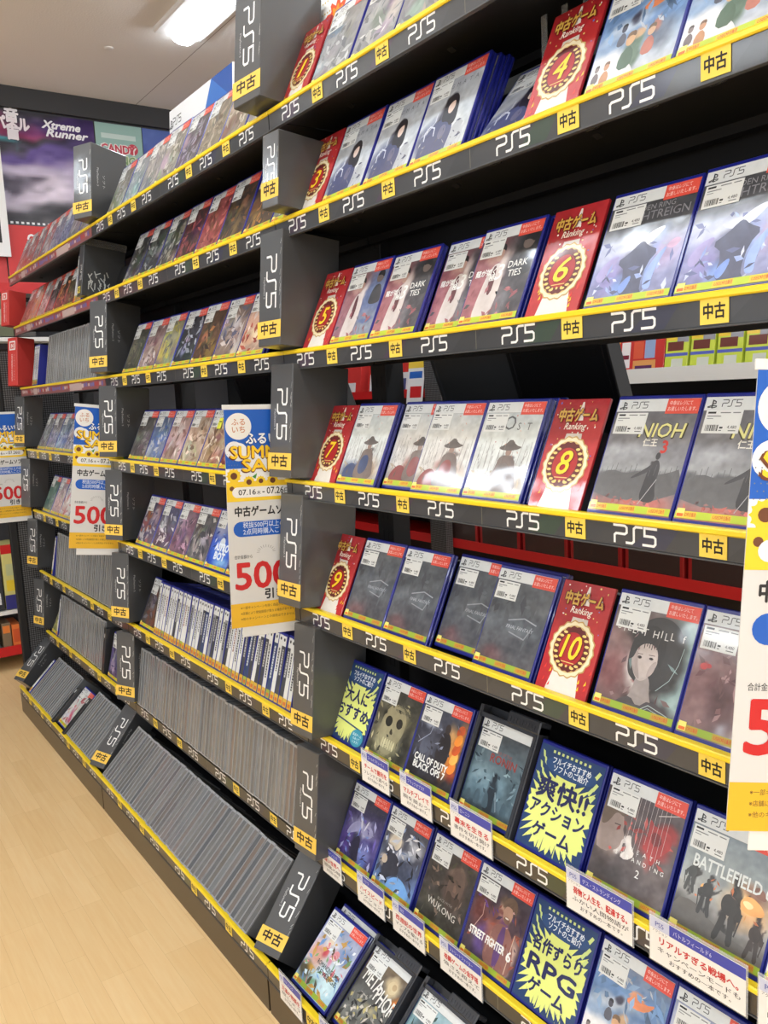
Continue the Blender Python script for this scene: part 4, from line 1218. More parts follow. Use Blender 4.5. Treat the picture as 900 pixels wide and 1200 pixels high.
# ------------------------------------------------------------------ dark divider boxes
def divider(name_, label, x, w_, z, h, tilt, y=-.035, depth=.14, logo=.036, crumple=False, seed=0, second=False, red=False, skew=0.0, sticker=True):
    o = thing('divider_box', label, 'divider', (x, y, z), (-tilt, 0, skew), 'dark divider boxes between the bays' if not red else None)
    g = (78, 79, 81)
    if red:
        g = (206, 66, 62)
    pb = PB()
    pb.box(0, 0, 0, w_, depth, h, g, b=.0015)
    f = PB()
    r = random.Random(seed)
    if red:
        pb.rect(w_ * .18, h * .74, w_ * .82, h * .93, (236, 232, 230), 1)
        pb.rect(w_ * .28, h * .77, w_ * .72, h * .90, (206, 66, 62), 2)
        pb.txt('N', w_ * .5, h * .79, h * .085, (240, 236, 234), 3, .05)
        pb.txt('NINTENDO SWITCH', w_ * .40, h * .38, .010, (236, 216, 214), 2, .02, rot=-math.pi / 2, wide=h * .55)
        pb.txt('ニンテンドースイッチ', w_ * .64, h * .38, .008, (230, 200, 198), 2, .0, rot=-math.pi / 2, wide=h * .55)
    else:
        lh_ = min(logo, w_ * .42)
        L3 = lh_ * 3.0
        zc = h * .56
        pb.ps5(w_ * .50 - lh_ * .36, zc + L3 / 2, lh_, (240, 240, 238), 2, rot=-math.pi / 2, wd=.13)
        pb.txt('PlayStation 5', w_ * .21, zc - .01, .006, (196, 196, 196), 2, .0, rot=-math.pi / 2, wide=L3 * .42)
        if second:
            # side face legend
            T0 = pb.T
            pb.T = Matrix.Translation((w_, 0, 0)) @ Matrix.Rotation(math.pi / 2, 4, 'Z')
            pb.txt('PlayStation 5', depth * .16, zc, .007, (200, 200, 200), 2, .0, rot=-math.pi / 2, wide=L3 * .55)
            pb.txt('ソフト', depth * .32, zc - .01, .008, (200, 200, 200), 2, .0, rot=-math.pi / 2, wide=L3 * .4)
            pb.T = T0
    for k in range(0 if red else 9):
        zz = r.uniform(.03, h - .02)
        pb.stroke([(w_ - .003 - r.uniform(0, .003), zz), (w_ - .002, zz + r.uniform(.004, .016))], r.uniform(.0006, .0014), (176, 176, 174), 2)
    link('box', pb.mesh('divider_box', M['crumpled'] if crumple else M['sleeve_print']), o)
    if sticker and not red:
        s = PB()
        s.box(-.003, -.0008, 0, w_ + .002, -.0002, .034, (238, 196, 84))
        s.T = Matrix.Translation((0, -.0008, 0))
        s.txt('中古', w_ * .5, .0085, .0185, (40, 32, 24), 1, .03, wide=w_ * .72)
        link('used_sticker', s.mesh('used_sticker', M['print']), o, (0, 0, .016))
    return o


DT = R_(6)
# nearest column: x, width, lift, height, lean, crumpled film
NEARD = [(-.058, .098, .012, .225, 6, True), (.036, .056, .010, .140, 5, False), (-.020, .080, .009, .226, 6, False), (-.012, .080, .009, .230, 6, False), (-.008, .080, .009, .234, 6, False),
         (.014, .074, .006, .236, 6, False), (-.010, .080, .004, .236, 6, False)]
for r, (x, wd, dz, h, tl, cr) in enumerate(NEARD):
    divider('d', f'dark divider box beside the {RANK[r]} shelf, nearest column' + (' in crumpled film' if cr else ''), x, wd, ZS[r] + dz, h, R_(tl), y=-.056, crumple=cr, seed=r, skew=R_(5))
divider('d', 'slanting dark divider box on the bottom shelf, nearest column', -.052, .078, ZS[7] + .012, .230, TILT8, y=Y8 - .016, depth=.10, seed=8, skew=R_(16))
# middle column
for r, (x, wd, h, cr) in {0: (-1.200, .080, .222, True), 2: (-1.182, .076, .222, False), 3: (-1.172, .080, .224, False), 4: (-1.190, .078, .226, False), 5: (-1.202, .078, .228, False), 6: (-1.234, .084, .232, False)}.items():
    divider('d', f'dark divider box beside the {RANK[r]} shelf, middle column' + (' in crumpled film' if cr else ''), x, wd, ZS[r] + .010, h, DT, y=-.060, crumple=cr, seed=20 + r, second=True, skew=R_(24))
divider('d', 'slanting dark divider box on the bottom shelf, middle column', -1.300, .078, ZS[7] + .012, .230, TILT8, y=Y8 - .018, depth=.10, seed=28, second=True, skew=R_(18))
# farthest column
for r, (x, wd, h, st) in {3: (-2.465, .078, .220, True), 4: (-2.470, .074, .215, False), 5: (-2.470, .080, .220, True), 6: (-2.470, .080, .222, True)}.items():
    divider('d', f'dark divider box beside the {RANK[r]} shelf, farthest column', x, wd, ZS[r] + .010, h, DT, y=-.045, depth=.09, seed=30 + r, second=True, sticker=st, skew=R_(17))
divider('d', 'slanting dark divider box on the bottom shelf, farthest column', -2.480, .080, ZS[7] + .012, .226, TILT8, y=Y8 - .018, depth=.09, seed=38, second=True, skew=R_(16))
divider('r', 'red divider box beside the third shelf of the farthest bay', -2.470, .080, ZS[2] + .010, .208, DT, y=-.045, depth=.08, red=True, skew=R_(16))
divider('r', 'red divider box beside the second shelf of the farthest bay', -2.480, .066, ZS[1] + .010, .150, DT, y=-.045, depth=.08, red=True, skew=R_(16))


# ------------------------------------------------------------------ ranking cards
def ranking_card(num, label, x, z):
    o = thing('ranking_card', label, 'ranking card', (x, .001, z - .002), (-TILT, 0, 0), 'red ranking cards')
    w_, h_ = .097, .166
    pb = PB()
    pb.box(0, 0, 0, w_, .005, h_, (176, 36, 40), b=.0008)
    pb.grid(.0006, .0006, w_ - .0006, h_ - .0006, art([(0, (186, 40, 44)), (1, (168, 34, 40))], [(.2, .8, .3, .2, (140, 24, 32), .6, .8), (.85, .4, .25, .3, (196, 60, 58), .6, .8)], 12, 16, num, grain=8), 1)
    pb.poly([(w_ * .46, h_ * .80), (w_ * .60, h_ * .80), (w_ * .54, h_ * .97), (w_ * .51, h_ * .97)], (226, 216, 206), 2)
    pb.poly([(w_ * .20, .001), (w_ * .82, .001), (w_ * .68, h_ * .40), (w_ * .34, h_ * .40)], (232, 226, 218), 2)
    pb.poly([(w_ * .36, h_ * .68), (w_ * .66, h_ * .68), (w_ * .70, h_ * .5), (w_ * .32, h_ * .5)], (206, 196, 186), 3)
    r = random.Random(num)
    for k in range(26):
        cx, cz = r.uniform(.06, .94) * w_, r.uniform(.45, .98) * h_
        pb.ell(cx, cz, r.uniform(.0008, .002), r.uniform(.0008, .002), r.choice(((226, 200, 120), (236, 232, 226), (90, 110, 190))), 3, 5)
    for k in range(10):
        cx = r.choice((r.uniform(.05, .25), r.uniform(.75, .95))) * w_
        cz = r.uniform(.02, .25) * h_
        pb.poly([(cx, cz), (cx + .004, cz + .002), (cx + .003, cz + .008)], r.choice(((240, 206, 40), (226, 60, 50))), 4)
    mx, mz, mr = w_ * .5, h_ * .40, w_ * .425
    pb.ell(mx, mz, mr, mr * 1.02, (196, 160, 96), 5, 72, .035, 18)
    pb.ell(mx, mz, mr * .95, mr * .97, (238, 226, 190), 6, 72, .03, 18)
    pb.ell(mx, mz, mr * .83, mr * .85, (214, 180, 112), 7, 40)
    pb.ell(mx, mz, mr * .79, mr * .81, (96, 26, 26), 8, 72, .03, 18)
    pb.ell(mx, mz, mr * .55, mr * .60, (172, 32, 34), 9, 36)
    for sd in (-1, 1):
        for k in range(8):
            a = R_(-68 + 17 * k)
            cx, cz = mx + sd * mr * .68 * math.cos(a), mz + mr * .70 * math.sin(a)
            pb.ell(cx, cz, mr * .10, mr * .05, (232, 204, 120), 10, 8, a0=(a + .8) * 1 if sd > 0 else math.pi - a - .8)
    s = str(num)
    pb.txt(s, mx, mz - mr * .36, mr * .90, (120, 20, 10), 11, .03, shear=.2, res=3, wide=mr * (.62 if num < 10 else .86))
    pb.txt(s, mx - .0006, mz - mr * .35, mr * .88, (250, 210, 40), 12, .012, shear=.2, res=3, wide=mr * (.58 if num < 10 else .82))
    pb.rect(mx - mr * .3, mz - mr * .50, mx + mr * .3, mz - mr * .47, (232, 204, 120), 12)
    for k in (-1, 0, 1):
        pb.ell(mx + k * mr * .2, mz - mr * .62, mr * .055, mr * .055, (232, 204, 120), 12, 6)
    pb.txt('中古ゲーム', w_ * .5, h_ * .795, .0165, (96, 24, 20), 13, .08, wide=w_ * .76)
    pb.txt('中古ゲーム', w_ * .5, h_ * .797, .0160, (204, 160, 70), 14, .03, wide=w_ * .74)
    pb.txt('Ranking', w_ * .5, h_ * .715, .0105, (244, 228, 214), 13, .01, shear=.25, wide=w_ * .42)
    link('card_print', pb.mesh('ranking_card', M['wrapped']), o)
    return o


# ------------------------------------------------------------------ yellow burst cards in blue cases
def burst_card(lines, label, x, z, sub=None):
    o = thing('recommendation_card', label, 'pop card', (x + CW / 2, .002, z - .003), (-TILT, 0, 0))
    link('case_shell', SHELL['blue'], o)
    pb = PB()
    pb.T = Matrix.Translation((-W_ / 2, 0, .006))
    navy, yel = (38, 66, 112), (226, 236, 134)
    pb.rect(0, 0, W_, H_, navy, 1)
    r = random.Random(len(lines[0]))
    cx, cz = W_ * .52, H_ * .40
    N = 34
    pts = []
    for k in range(N * 2):
        a = math.pi * k / N + .05
        q = (1.0 if k % 2 == 0 else .74) * (1 + .12 * math.sin(k * 2.7))
        px, pz = cx + W_ * .60 * q * math.cos(a), cz + H_ * .46 * q * math.sin(a)
        pts.append((min(max(px, .001), W_ - .001), min(max(pz, .001), H_ * .76)))
    pb.poly(pts, yel, 2)
    for k in range(26):
        a = R_(360 * k / 26 + r.uniform(-4, 4))
        x0, z0 = cx + W_ * .60 * math.cos(a), cz + H_ * .52 * math.sin(a)
        x1, z1 = cx + W_ * .95 * math.cos(a), cz + H_ * .80 * math.sin(a)
        if min(x0, W_ - x0) < -.02:
            continue
        if 0.002 < x1 < W_ - .002 and .002 < z1 < H_ * .75 and 0.002 < x0 < W_ - .002 and z0 > .002:
            pb.stroke([(x0, z0), (x1, z1)], .004, yel, 3)
    for k in range(9):
        pb.rect(W_ * (.20 + .07 * k), H_ * .945, W_ * (.235 + .07 * k), H_ * .972, (206, 220, 140), 3)
    for k in range(5):
        for sx in (0, 1):
            x0 = (.012 + .006 * (k % 2)) if sx == 0 else W_ - .012 - .006 * (k % 2)
            z0 = H_ * (.66 + .055 * k)
            d = .005 if sx == 0 else -.005
            pb.poly([(x0 - .003, z0), (x0 + .002, z0 - .003), (x0 + .003 - d, z0 + .008), (x0 - .002 - d, z0 + .010)], (206, 224, 140), 3)
    pb.ell(W_ * .53, H_ * .84, W_ * .40, H_ * .095, (44, 78, 128), 4, 30)
    pb.txt('フルイチおすすめ', W_ * .53, H_ * .855, .0085, (232, 238, 244), 5, .02, wide=W_ * .60)
    pb.txt('ソフトのご紹介', W_ * .54, H_ * .785, .0085, (232, 238, 244), 5, .02, wide=W_ * .54)
    n = len(lines)
    zz = H_ * .60
    for s, hh, wd in lines:
        pb.txt(s, W_ * .50, zz - hh * .5, hh, (38, 44, 92), 6, .03, wide=W_ * wd)
        zz -= H_ * (.20 if n == 3 else .21)
    if sub:
        pb.stroke([(.012, H_ * .27), (W_ - .012, H_ * .21)], .003, navy, 6)
        pb.ell(W_ * .80, H_ * .11, W_ * .17, H_ * .11, (62, 150, 176), 7, 24)
        for k, s in enumerate(('新品ゲーム', 'もあって', 'います!!')):
            pb.txt(s, W_ * .80, H_ * (.135 - .045 * k), .0045, (226, 244, 246), 8, .02)
    for k in range(14):
        x0 = W_ * (.06 + .065 * k)
        pb.poly([(x0, .003), (x0 + .0025, .003), (x0 + .003 + (x0 - W_ / 2) * .02, .012 + .006 * (k % 3))], navy, 5)
    link('card_print', pb.mesh('burst_card', M['gloss_print']), o)
    return o


# ------------------------------------------------------------------ shelf talkers
def talker(label, x, z, wd, l0, l1, l2, red1=True, y=-.0135, tilt=0.0):
    o = thing('shelf_talker', label, 'shelf talker', (x, y, z), (-tilt, 0, 0), 'white and blue shelf talkers')
    pb = PB()
    pb.box(0, -.0006, -.041, wd, 0, .022, (232, 230, 226))
    pb.T = Matrix.Translation((0, -.0006, 0))
    pb.rect(wd * .22, .006, wd, .0215, (56, 66, 168), 1)
    pb.rect(.001, .006, wd * .22, .0215, (196, 200, 222), 1)
    pb.txt('PS5', wd * .11, .010, .007, (70, 80, 160), 2, .02)
    pb.txt(l0, wd * .26, .010, .006, (206, 212, 240), 2, .0, align='L', wide=min(wd * .6, .0062 * len(l0)))
    pb.txt('アクション', wd * .03, .0015, .0035, (80, 84, 110), 1, .0, align='L')
    pb.txt(l1, wd * .52, -.012, .0085, (196, 40, 48) if red1 else (40, 38, 44), 1, .03, wide=wd * .82)
    pb.txt(l2, wd * .52, -.0235, .0062, (40, 38, 44), 1, .03, wide=wd * .86)
    pb.txt('おすすめの一本です。', wd * .54, -.0335, .0055, (196, 40, 48) if not red1 else (40, 38, 44), 1, .03, wide=wd * .64)
    link('talker_print', pb.mesh('shelf_talker', M['gloss_print']), o)
    p2 = PB()
    p2.box(-.002, .0002, -.043, wd + .002, .0010, .026)
    link('clear_holder', p2.mesh('clear_holder', M['film']), o)
    return o


# ------------------------------------------------------------------ stock of the nearest bay
def slot(x, r, depth=0):
    """centre base point of the case whose left edge is x on shelf r, depth steps behind the front"""
    d = .0148 * depth
    if r == 7:
        return (x + CW / 2, Y8 + .006 + d / math.cos(TILT8), ZS[7] - .002)
    return (x + CW / 2, .0015 + d / math.cos(TILT), ZS[r] - .003)


CARD_AT = {1: (.030, 0), 3: (.058, 1), 5: (.059, 2), 7: (.055, 3), 9: (.050, 4), 4: (.695, 1), 6: (.690, 2), 8: (.688, 3), 10: (.694, 4)}
for num, (x, r) in CARD_AT.items():
    where = 'at the divider end of' if num % 2 else 'midway along'
    if num == 1:
        where = 'at the divider end of'
    ranking_card(num, f'red ranking card numbered {num} {where} the {RANK[r]} shelf', x, ZS[r])

ORD = ['first', 'second', 'third', 'fourth', 'fifth', 'sixth', 'seventh', 'eighth', 'ninth', 'tenth']
T = TILT
NEAR = [
    # kind, row, x, stack, phrase
    ('p1', 0, .136, 1, 'grey misty cover, first case beside the number 1 card on the top shelf'),
    ('p2', 0, .272, 1, 'grey misty cover, second case beside the number 1 card on the top shelf'),
    ('p3', 0, .408, 1, 'grey misty cover, third case beside the number 1 card on the top shelf'),
    ('p3', 0, .544, 1, 'grey misty cover, cut by the top picture edge on the top shelf'),
    ('grey_suit', 1, .157, 1, 'dark-suited figure on pale grey, first case after the number 3 card'),
    ('grey_suit', 1, .2935, 1, 'dark-suited figure on pale grey, second case after the number 3 card'),
    ('grey_suit', 1, .430, 3, 'dark-suited figure on pale grey, front of the thick stack before the fallen case'),
    ('isle', 1, .800, 1, 'blue island scene cover, first case after the number 4 card'),
    ('isle', 1, .936, 1, 'blue island scene cover, second case after the number 4 card'),
    ('isle', 1, 1.072, 1, 'blue island scene cover at the cut corner of the second shelf'),
    ('ties_blue', 2, .158, 1, 'half pink half blue cover, first after the number 5 card'),
    ('ties', 2, .294, 1, 'half pink half dark cover, second after the number 5 card'),
    ('ties', 2, .4300, 1, 'half pink half dark cover, third after the number 5 card'),
    ('ties', 2, .538, 3, 'half pink half dark cover, front of the thick stack before the number 6 card'),
    ('reign', 2, .796, 2, 'lavender misty cover with dark shape, beside the number 6 card'),
    ('reign', 2, .933, 1, 'lavender misty cover with dark shape, at the picture edge of the third shelf'),
    ('straw_blue', 3, .154, 1, 'straw hat figure with blue robe, first after the number 7 card'),
    ('straw_red', 3, .2900, 1, 'straw hat figure with red robe, second after the number 7 card'),
    ('straw_red', 3, .398, 1, 'straw hat figure with red robe, third after the number 7 card'),
    ('straw_hat', 3, .5345, 3, 'straw hat figure in grey, front of the thick stack before the number 8 card'),
    ('gold_title', 3, .797, 1, 'gold lettered title over a grey battlefield, beside the number 8 card'),
    ('gold_title', 3, .933, 1, 'gold lettered title over a grey battlefield, beside the hanging banner'),
    ('silver', 4, .155, 1, 'dark grey cover with tiny silver emblem, first after the number 9 card'),
    ('silver', 4, .292, 1, 'dark grey cover with tiny silver emblem, second after the number 9 card'),
    ('silver', 4, .4275, 1, 'dark grey cover with tiny silver emblem, third after the number 9 card'),
    ('silver', 4, .547, 2, 'dark grey cover with silver emblem, front of the stack before the number 10 card'),
    ('portrait', 4, .800, 1, 'pale face with dark bobbed hair, beside the number 10 card'),
    ('close_portrait', 4, .936, 1, 'large pale face in a pinkish haze, beside the hanging banner'),
    ('skull', 5, .200, 1, 'olive cover with bony pale shape, beside the first burst card'),
    ('flame', 5, .3365, 1, 'dark cover with orange flames and white block lettering'),
    ('red_word', 5, .490, 1, 'misty blue cover with lone dark figure inside a smoked security case'),
    ('strings', 5, .780, 1, 'white strings and a red hanging shape on a grey cover'),
    ('soldiers', 5, .922, 1, 'soldiers walking in haze beside an orange blast'),
    ('isle', 5, 1.058, 1, 'cover sliver at the picture edge of the sixth shelf'),
    ('night', 6, .0625, 1, 'violet night cover with pale wings, first on the seventh shelf'),
    ('white_hair', 6, .200, 1, 'dark cover with white and sky blue shapes, second on the seventh shelf'),
    ('beard', 6, .345, 1, 'dark brown cover with a shadowy bearded face'),
    ('brawler', 6, .481, 1, 'smiling person in a brown coat, white block lettering below'),
    ('isle', 6, .758, 1, 'blue sky cover with small figures, after the burst card on the seventh shelf'),
    ('pastel', 6, .8945, 1, 'pastel cover at the bottom picture corner'),
    ('pastel', 7, .078, 2, 'pastel cover with scattered figures, first on the bottom shelf'),
    ('shards', 7, .232, 1, 'dark shard cover with big white lettering inside a smoked security case'),
    ('moonlit', 7, .396, 1, 'pale teal cover inside a smoked security case at the bottom edge'),
]
SHORT = {('grey_suit', 1): 'the dark-suited cover in the thick second shelf stack', ('ties', 2): 'the last pink and dark cover before the number 6 card', ('reign', 2): 'a lavender misty cover with dark shape',
         ('straw_hat', 3): 'the grey straw hat cover in the thick stack', ('silver', 4): 'the last silver emblem cover before the number 10 card', ('pastel', 7): 'the first pastel cover on the bottom shelf'}
PALS = {'p1': ((150, 150, 150), (120, 122, 126), (190, 190, 190)), 'p2': ((150, 152, 156), (110, 114, 120), (196, 196, 196)), 'p3': ((136, 138, 142), (104, 106, 112), (190, 176, 168))}
for i, (kind, r, x, stack, ph) in enumerate(NEAR):
    tl = TILT8 if r == 7 else TILT
    in_sec = kind in ('red_word', 'shards', 'moonlit')
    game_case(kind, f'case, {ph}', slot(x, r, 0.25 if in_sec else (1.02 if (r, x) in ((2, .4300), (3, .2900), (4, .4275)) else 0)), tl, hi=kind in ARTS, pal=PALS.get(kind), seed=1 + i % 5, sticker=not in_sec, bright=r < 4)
    for d in range(1, stack):
        dup_loc = slot(x + .001 * d, r, d)
        o = thing('game_case', f'blue-edged copy {"directly behind" if d == 1 else "deepest behind"} {SHORT[(kind, r)]}', 'game case', dup_loc, (-tl, 0, 0))
        link('case_shell', SHELL['blue'], o)
        link('cover_sheet', cover_mesh(kind, kind in ARTS, PALS.get(kind), 1 + i % 5), o)

# the case that slipped down on the second shelf
game_case('grey_suit', 'blue-edged case slumped back low beside the number 4 card, dark-suited figure', (.640, .012, ZS[1] - .006), R_(41), seed=2)

burst_card([('大人に', .022, .62), ('おすすめ', .022, .86)], 'yellow burst card nearest the dark divider on the sixth shelf', .060, ZS[5], sub=True)
burst_card([('爽快!!', .027, .78), ('アクション', .019, .84), ('ゲーム', .019, .60)], 'yellow burst card midway along the sixth shelf, under the number 10 card', .636, ZS[5])
burst_card([('名作ずらり', .019, .80), ('RPG', .027, .78), ('ゲーム', .019, .60)], 'yellow burst card on the seventh shelf beside the brown-coated figure', .617, ZS[6])


def security_case(label, x, r):
    tl = TILT8 if r == 7 else TILT
    c = slot(x, r, 0)
    o = thing('security_case', label, 'security case', (c[0], c[1] - .001, c[2]), (-tl, 0, 0), 'smoked security cases')
    w2 = CW / 2 + .0012
    pb = PB()
    hgt = CH + .016
    pb.box(-w2 - .004, -.004, 0, -w2, .021, hgt, b=.0008)
    pb.box(w2, -.004, 0, w2 + .004, .021, hgt, b=.0008)
    pb.box(-w2, -.004, -.003, w2, .021, -.0005)
    pb.box(-w2, .0205, 0, w2, .0215, hgt)
    for s in (-1, 1):
        pb.box(min(s * w2, s * (w2 - .006)), -.004, 0, max(s * w2, s * (w2 - .006)), -.003, hgt)
    pb.box(-w2, -.004, CH - .004, w2, -.003, CH + .004)
    link('frame', pb.mesh('security_frame', M['smoke']), o)
    p = PB()
    p.box(-.002, -.006, CH + .002, w2 + .004, .022, hgt + .008, b=.002)
    for k in range(9):
        p.box(.004 + .007 * k, -.007, CH + .006, .0075 + .007 * k, -.006, CH + .015)
    link('lock_clip', p.mesh('lock_clip', M['smoke']), o)
    return o


security_case('smoked security case around the misty blue cover on the sixth shelf', .490, 5)
security_case('smoked security case around the dark shard cover on the bottom shelf', .232, 7)
security_case('smoked security case around the pale teal cover at the bottom edge', .396, 7)

TK = [(5, .222, .092, 'コールオブデューティ', 'チームで勝利を', 'フレンドと遊べる', 'first talker on the sixth shelf, below the olive cover'),
      (5, .352, .092, 'ブラックオプス7', 'マルチプレイで', '腕を競おう!', 'second talker on the sixth shelf, below the flame cover'),
      (5, .498, .104, 'ローニン', '幕末を生きる', '事件を切り開け', 'talker below the smoked security case on the sixth shelf'),
      (5, .765, .118, 'デス・ストランディング', '荷物と人生を、配達する。', 'ふかい人間物語が', 'talker below the white strings cover'),
      (5, .912, .138, 'バトルフィールド6', 'リアルすぎる戦場へ。', 'キャンペーンモードも', 'talker below the walking soldiers cover'),
      (5, 1.066, .13, 'アクション', '本格メカ', '自由に操作', 'talker cut by the picture edge on the sixth shelf'),
      (6, .040, .076, 'エルデンリング', '深い世界へ', '冒険の時', 'talker below the violet night cover'),
      (6, .180, .095, 'ステラ', 'ハイスピード', 'アクション!', 'talker below the white and sky blue cover'),
      (6, .305, .100, '悟空', '西遊記の世界', 'マップを駆ける', 'talker below the shadowy bearded face'),
      (6, .452, .112, 'ストリートファイター', '格闘ゲームの金字塔', '強さを超えて', 'talker below the brown-coated figure'),
      ]
for r, x, wd, a, b_, c_, ph in TK:
    talker('white and blue ' + ph, x, ZS[r] - .001, wd, a, b_, c_)
talker('white and blue talker below the pastel cover on the bottom shelf', .066, ZS[7] - .001, .092, 'ロマンシング', '王道の物語を', '旅しよう', y=Y8 - .0135)
talker('white and blue talker below the dark shard cover on the bottom shelf', .232, ZS[7] - .001, .11, 'メタファー', '王位を争え', '幻想の旅', y=Y8 - .0135)

for k, x in enumerate((.62, .66, .70)):
    pb = PB()
    pb.box(-.006, 0, 0, .006, .002, .19, b=.0008)
    pb.box(-.006, -.02, 0, .006, 0, .004)
    tag(link('clear_peg', pb.mesh('clear_peg', M['clear']), None, (x + .02, .105, ZS[1] - .012)), f'{ORD[k]} clear upright peg behind the slumped case', 'peg', 'clear pegs on the second shelf')

# ------------------------------------------------------------------ stock of the middle bay
G = lambda *c: c
MID = {
    0: [(-1.090, ((150, 146, 136), (120, 116, 108), (186, 186, 184))), (-.955, ((156, 166, 172), (120, 150, 160), (206, 210, 212))), (-.822, ((150, 150, 150), (118, 120, 124), (200, 196, 190))),
        (-.690, ((146, 144, 138), (112, 108, 102), (190, 186, 178))), (-.560, ((96, 96, 106), (66, 68, 82), (160, 156, 176))), (-.424, ((138, 130, 116), (108, 98, 84), (176, 166, 150))),
        (-.290, ((150, 140, 124), (116, 104, 88), (186, 178, 164))), (-.165, ((158, 154, 150), (126, 120, 116), (196, 190, 186)))],
    1: [(-1.000, ((70, 70, 72), (52, 52, 54), (140, 140, 138))), (-.865, ((66, 68, 70), (50, 52, 54), (150, 152, 150))), (-.735, ((72, 74, 74), (50, 52, 54), (160, 158, 150))), (-.605, ((86, 48, 50), (150, 74, 78), (60, 44, 46))),
        (-.475, ((150, 70, 72), (110, 48, 50), (190, 110, 104))), (-.345, ((66, 52, 44), (120, 80, 48), (48, 42, 42))), (-.212, ((70, 54, 46), (176, 120, 70), (46, 42, 44))), (-.110, ((120, 118, 122), (84, 84, 92), (170, 168, 170)))],
    2: [(-1.075, ((76, 78, 70), (56, 58, 52), (120, 116, 96))), (-.950, ((150, 124, 122), (200, 190, 186), (110, 84, 86))), (-.815, ((150, 146, 116), (190, 180, 90), (110, 112, 110))), (-.685, ((58, 58, 66), (40, 40, 48), (170, 174, 186))),
        (-.555, ((96, 70, 52), (150, 100, 60), (64, 52, 46))), (-.415, ((140, 120, 110), (210, 196, 190), (90, 90, 110))), (-.285, ((190, 160, 140), (220, 200, 190), (170, 80, 66)))],
    3: [(-1.085, ((92, 90, 88), (70, 70, 70), (130, 126, 124))), (-.952, ((92, 110, 146), (66, 100, 170), (170, 176, 186))), (-.818, ((186, 158, 152), (214, 200, 196), (140, 110, 104))), (-.684, ((188, 168, 148), (214, 196, 180), (140, 116, 96))),
        (-.548, ((176, 150, 118), (120, 90, 70), (212, 196, 176))), (-.430, ((120, 56, 56), (80, 44, 46), (160, 110, 100)))],
    4: [(-1.090, ((84, 80, 110), (150, 90, 60), (180, 176, 180))), (-.955, ((76, 66, 96), (50, 46, 66), (190, 186, 196)), 'bar_title'), (-.818, ((128, 96, 116), (176, 140, 160), (84, 70, 86))), (-.684, ((110, 108, 112), (176, 174, 170), (80, 80, 88))),
        (-.540, None, 'astro'), (-.407, ((84, 84, 110), (60, 62, 90), (150, 150, 170)))],
}
HUE = {0: 'pale grey', 1: 'dark', 2: 'colourful', 3: 'soft coloured', 4: 'purplish'}
NOTE = {(0, 4): 'dark grey-blue', (1, 3): 'dark red', (1, 4): 'bright red', (1, 5): 'brown and gold', (1, 6): 'dark gold', (1, 7): 'mid grey', (2, 0): 'dark olive', (2, 1): 'pinkish', (2, 2): 'yellowish', (2, 3): 'near-black', (2, 4): 'brown and orange',
        (2, 5): 'grey and white', (2, 6): 'cream and orange', (3, 0): 'dark grey', (3, 1): 'blue', (3, 2): 'pinkish white', (3, 3): 'beige', (3, 4): 'tan', (3, 5): 'dark red', (4, 4): 'bright blue', (4, 3): 'silver grey'}
for r, items in MID.items():
    for k, it in enumerate(items):
        x, pal = items[0][0] + .1362 * k, it[1]
        kind = it[2] if len(it) > 2 else None
        hue = NOTE.get((r, k), HUE[r])
        game_case(kind, f'{hue} game case, {ORD[k]} along the {RANK[r]} shelf, middle bay', slot(x, r), TILT, hi=False, pal=pal, seed=40 + r * 10 + k, shell='blue',
                  bright=True)
pb = PB()
pb.box(0, -.0004, 0, .022, 0, .03, (232, 232, 70))
pb.T = Matrix.Translation((0, -.0005, 0))
pb.rect(.003, .018, .018, .021, (90, 100, 40), 1)
tag(link('yellow_note', pb.mesh('yellow_note', M['print']), None, (-.49, .047, ZS[3] + .098), (-TILT, 0, 0)), 'bright yellow slip stuck on the tan case beside the sale banner', 'note')


# white spined cases, and the thicker blank copies
def spine_case_mesh(spine, title_col, wrap=True, seed=0):
    pb = PB()
    t = .0200
    pb.box(0, 0, 0, t, .135, .170, (44, 50, 140), b=.001)
    pb.rect(.0012, .006, t - .0012, .164, spine, 1)
    r = random.Random(seed)
    hd = (226, 228, 228)
    pb.rect(.0012, .140, t - .0012, .164, hd, 2)
    pb.ell(t / 2, .155, .004, .004, (60, 62, 66), 3, 8)
    L = r.uniform(.05, .085)
    z = .132
    x = t * .5
    while z > .132 - L:
        q = r.uniform(.003, .007)
        pb.rect(x - .0032, z - q, x + .0032, z, title_col, 3)
        z -= q + .0015
    pb.rect(.0012, .006, t - .0012, .026, (214, 176, 60) if seed % 3 else (160, 176, 66), 3)
    pb.rect(.004, .010, t - .004, .018, (206, 110, 48), 4)
    return pb.mesh('spine_case', M['gloss_print'])


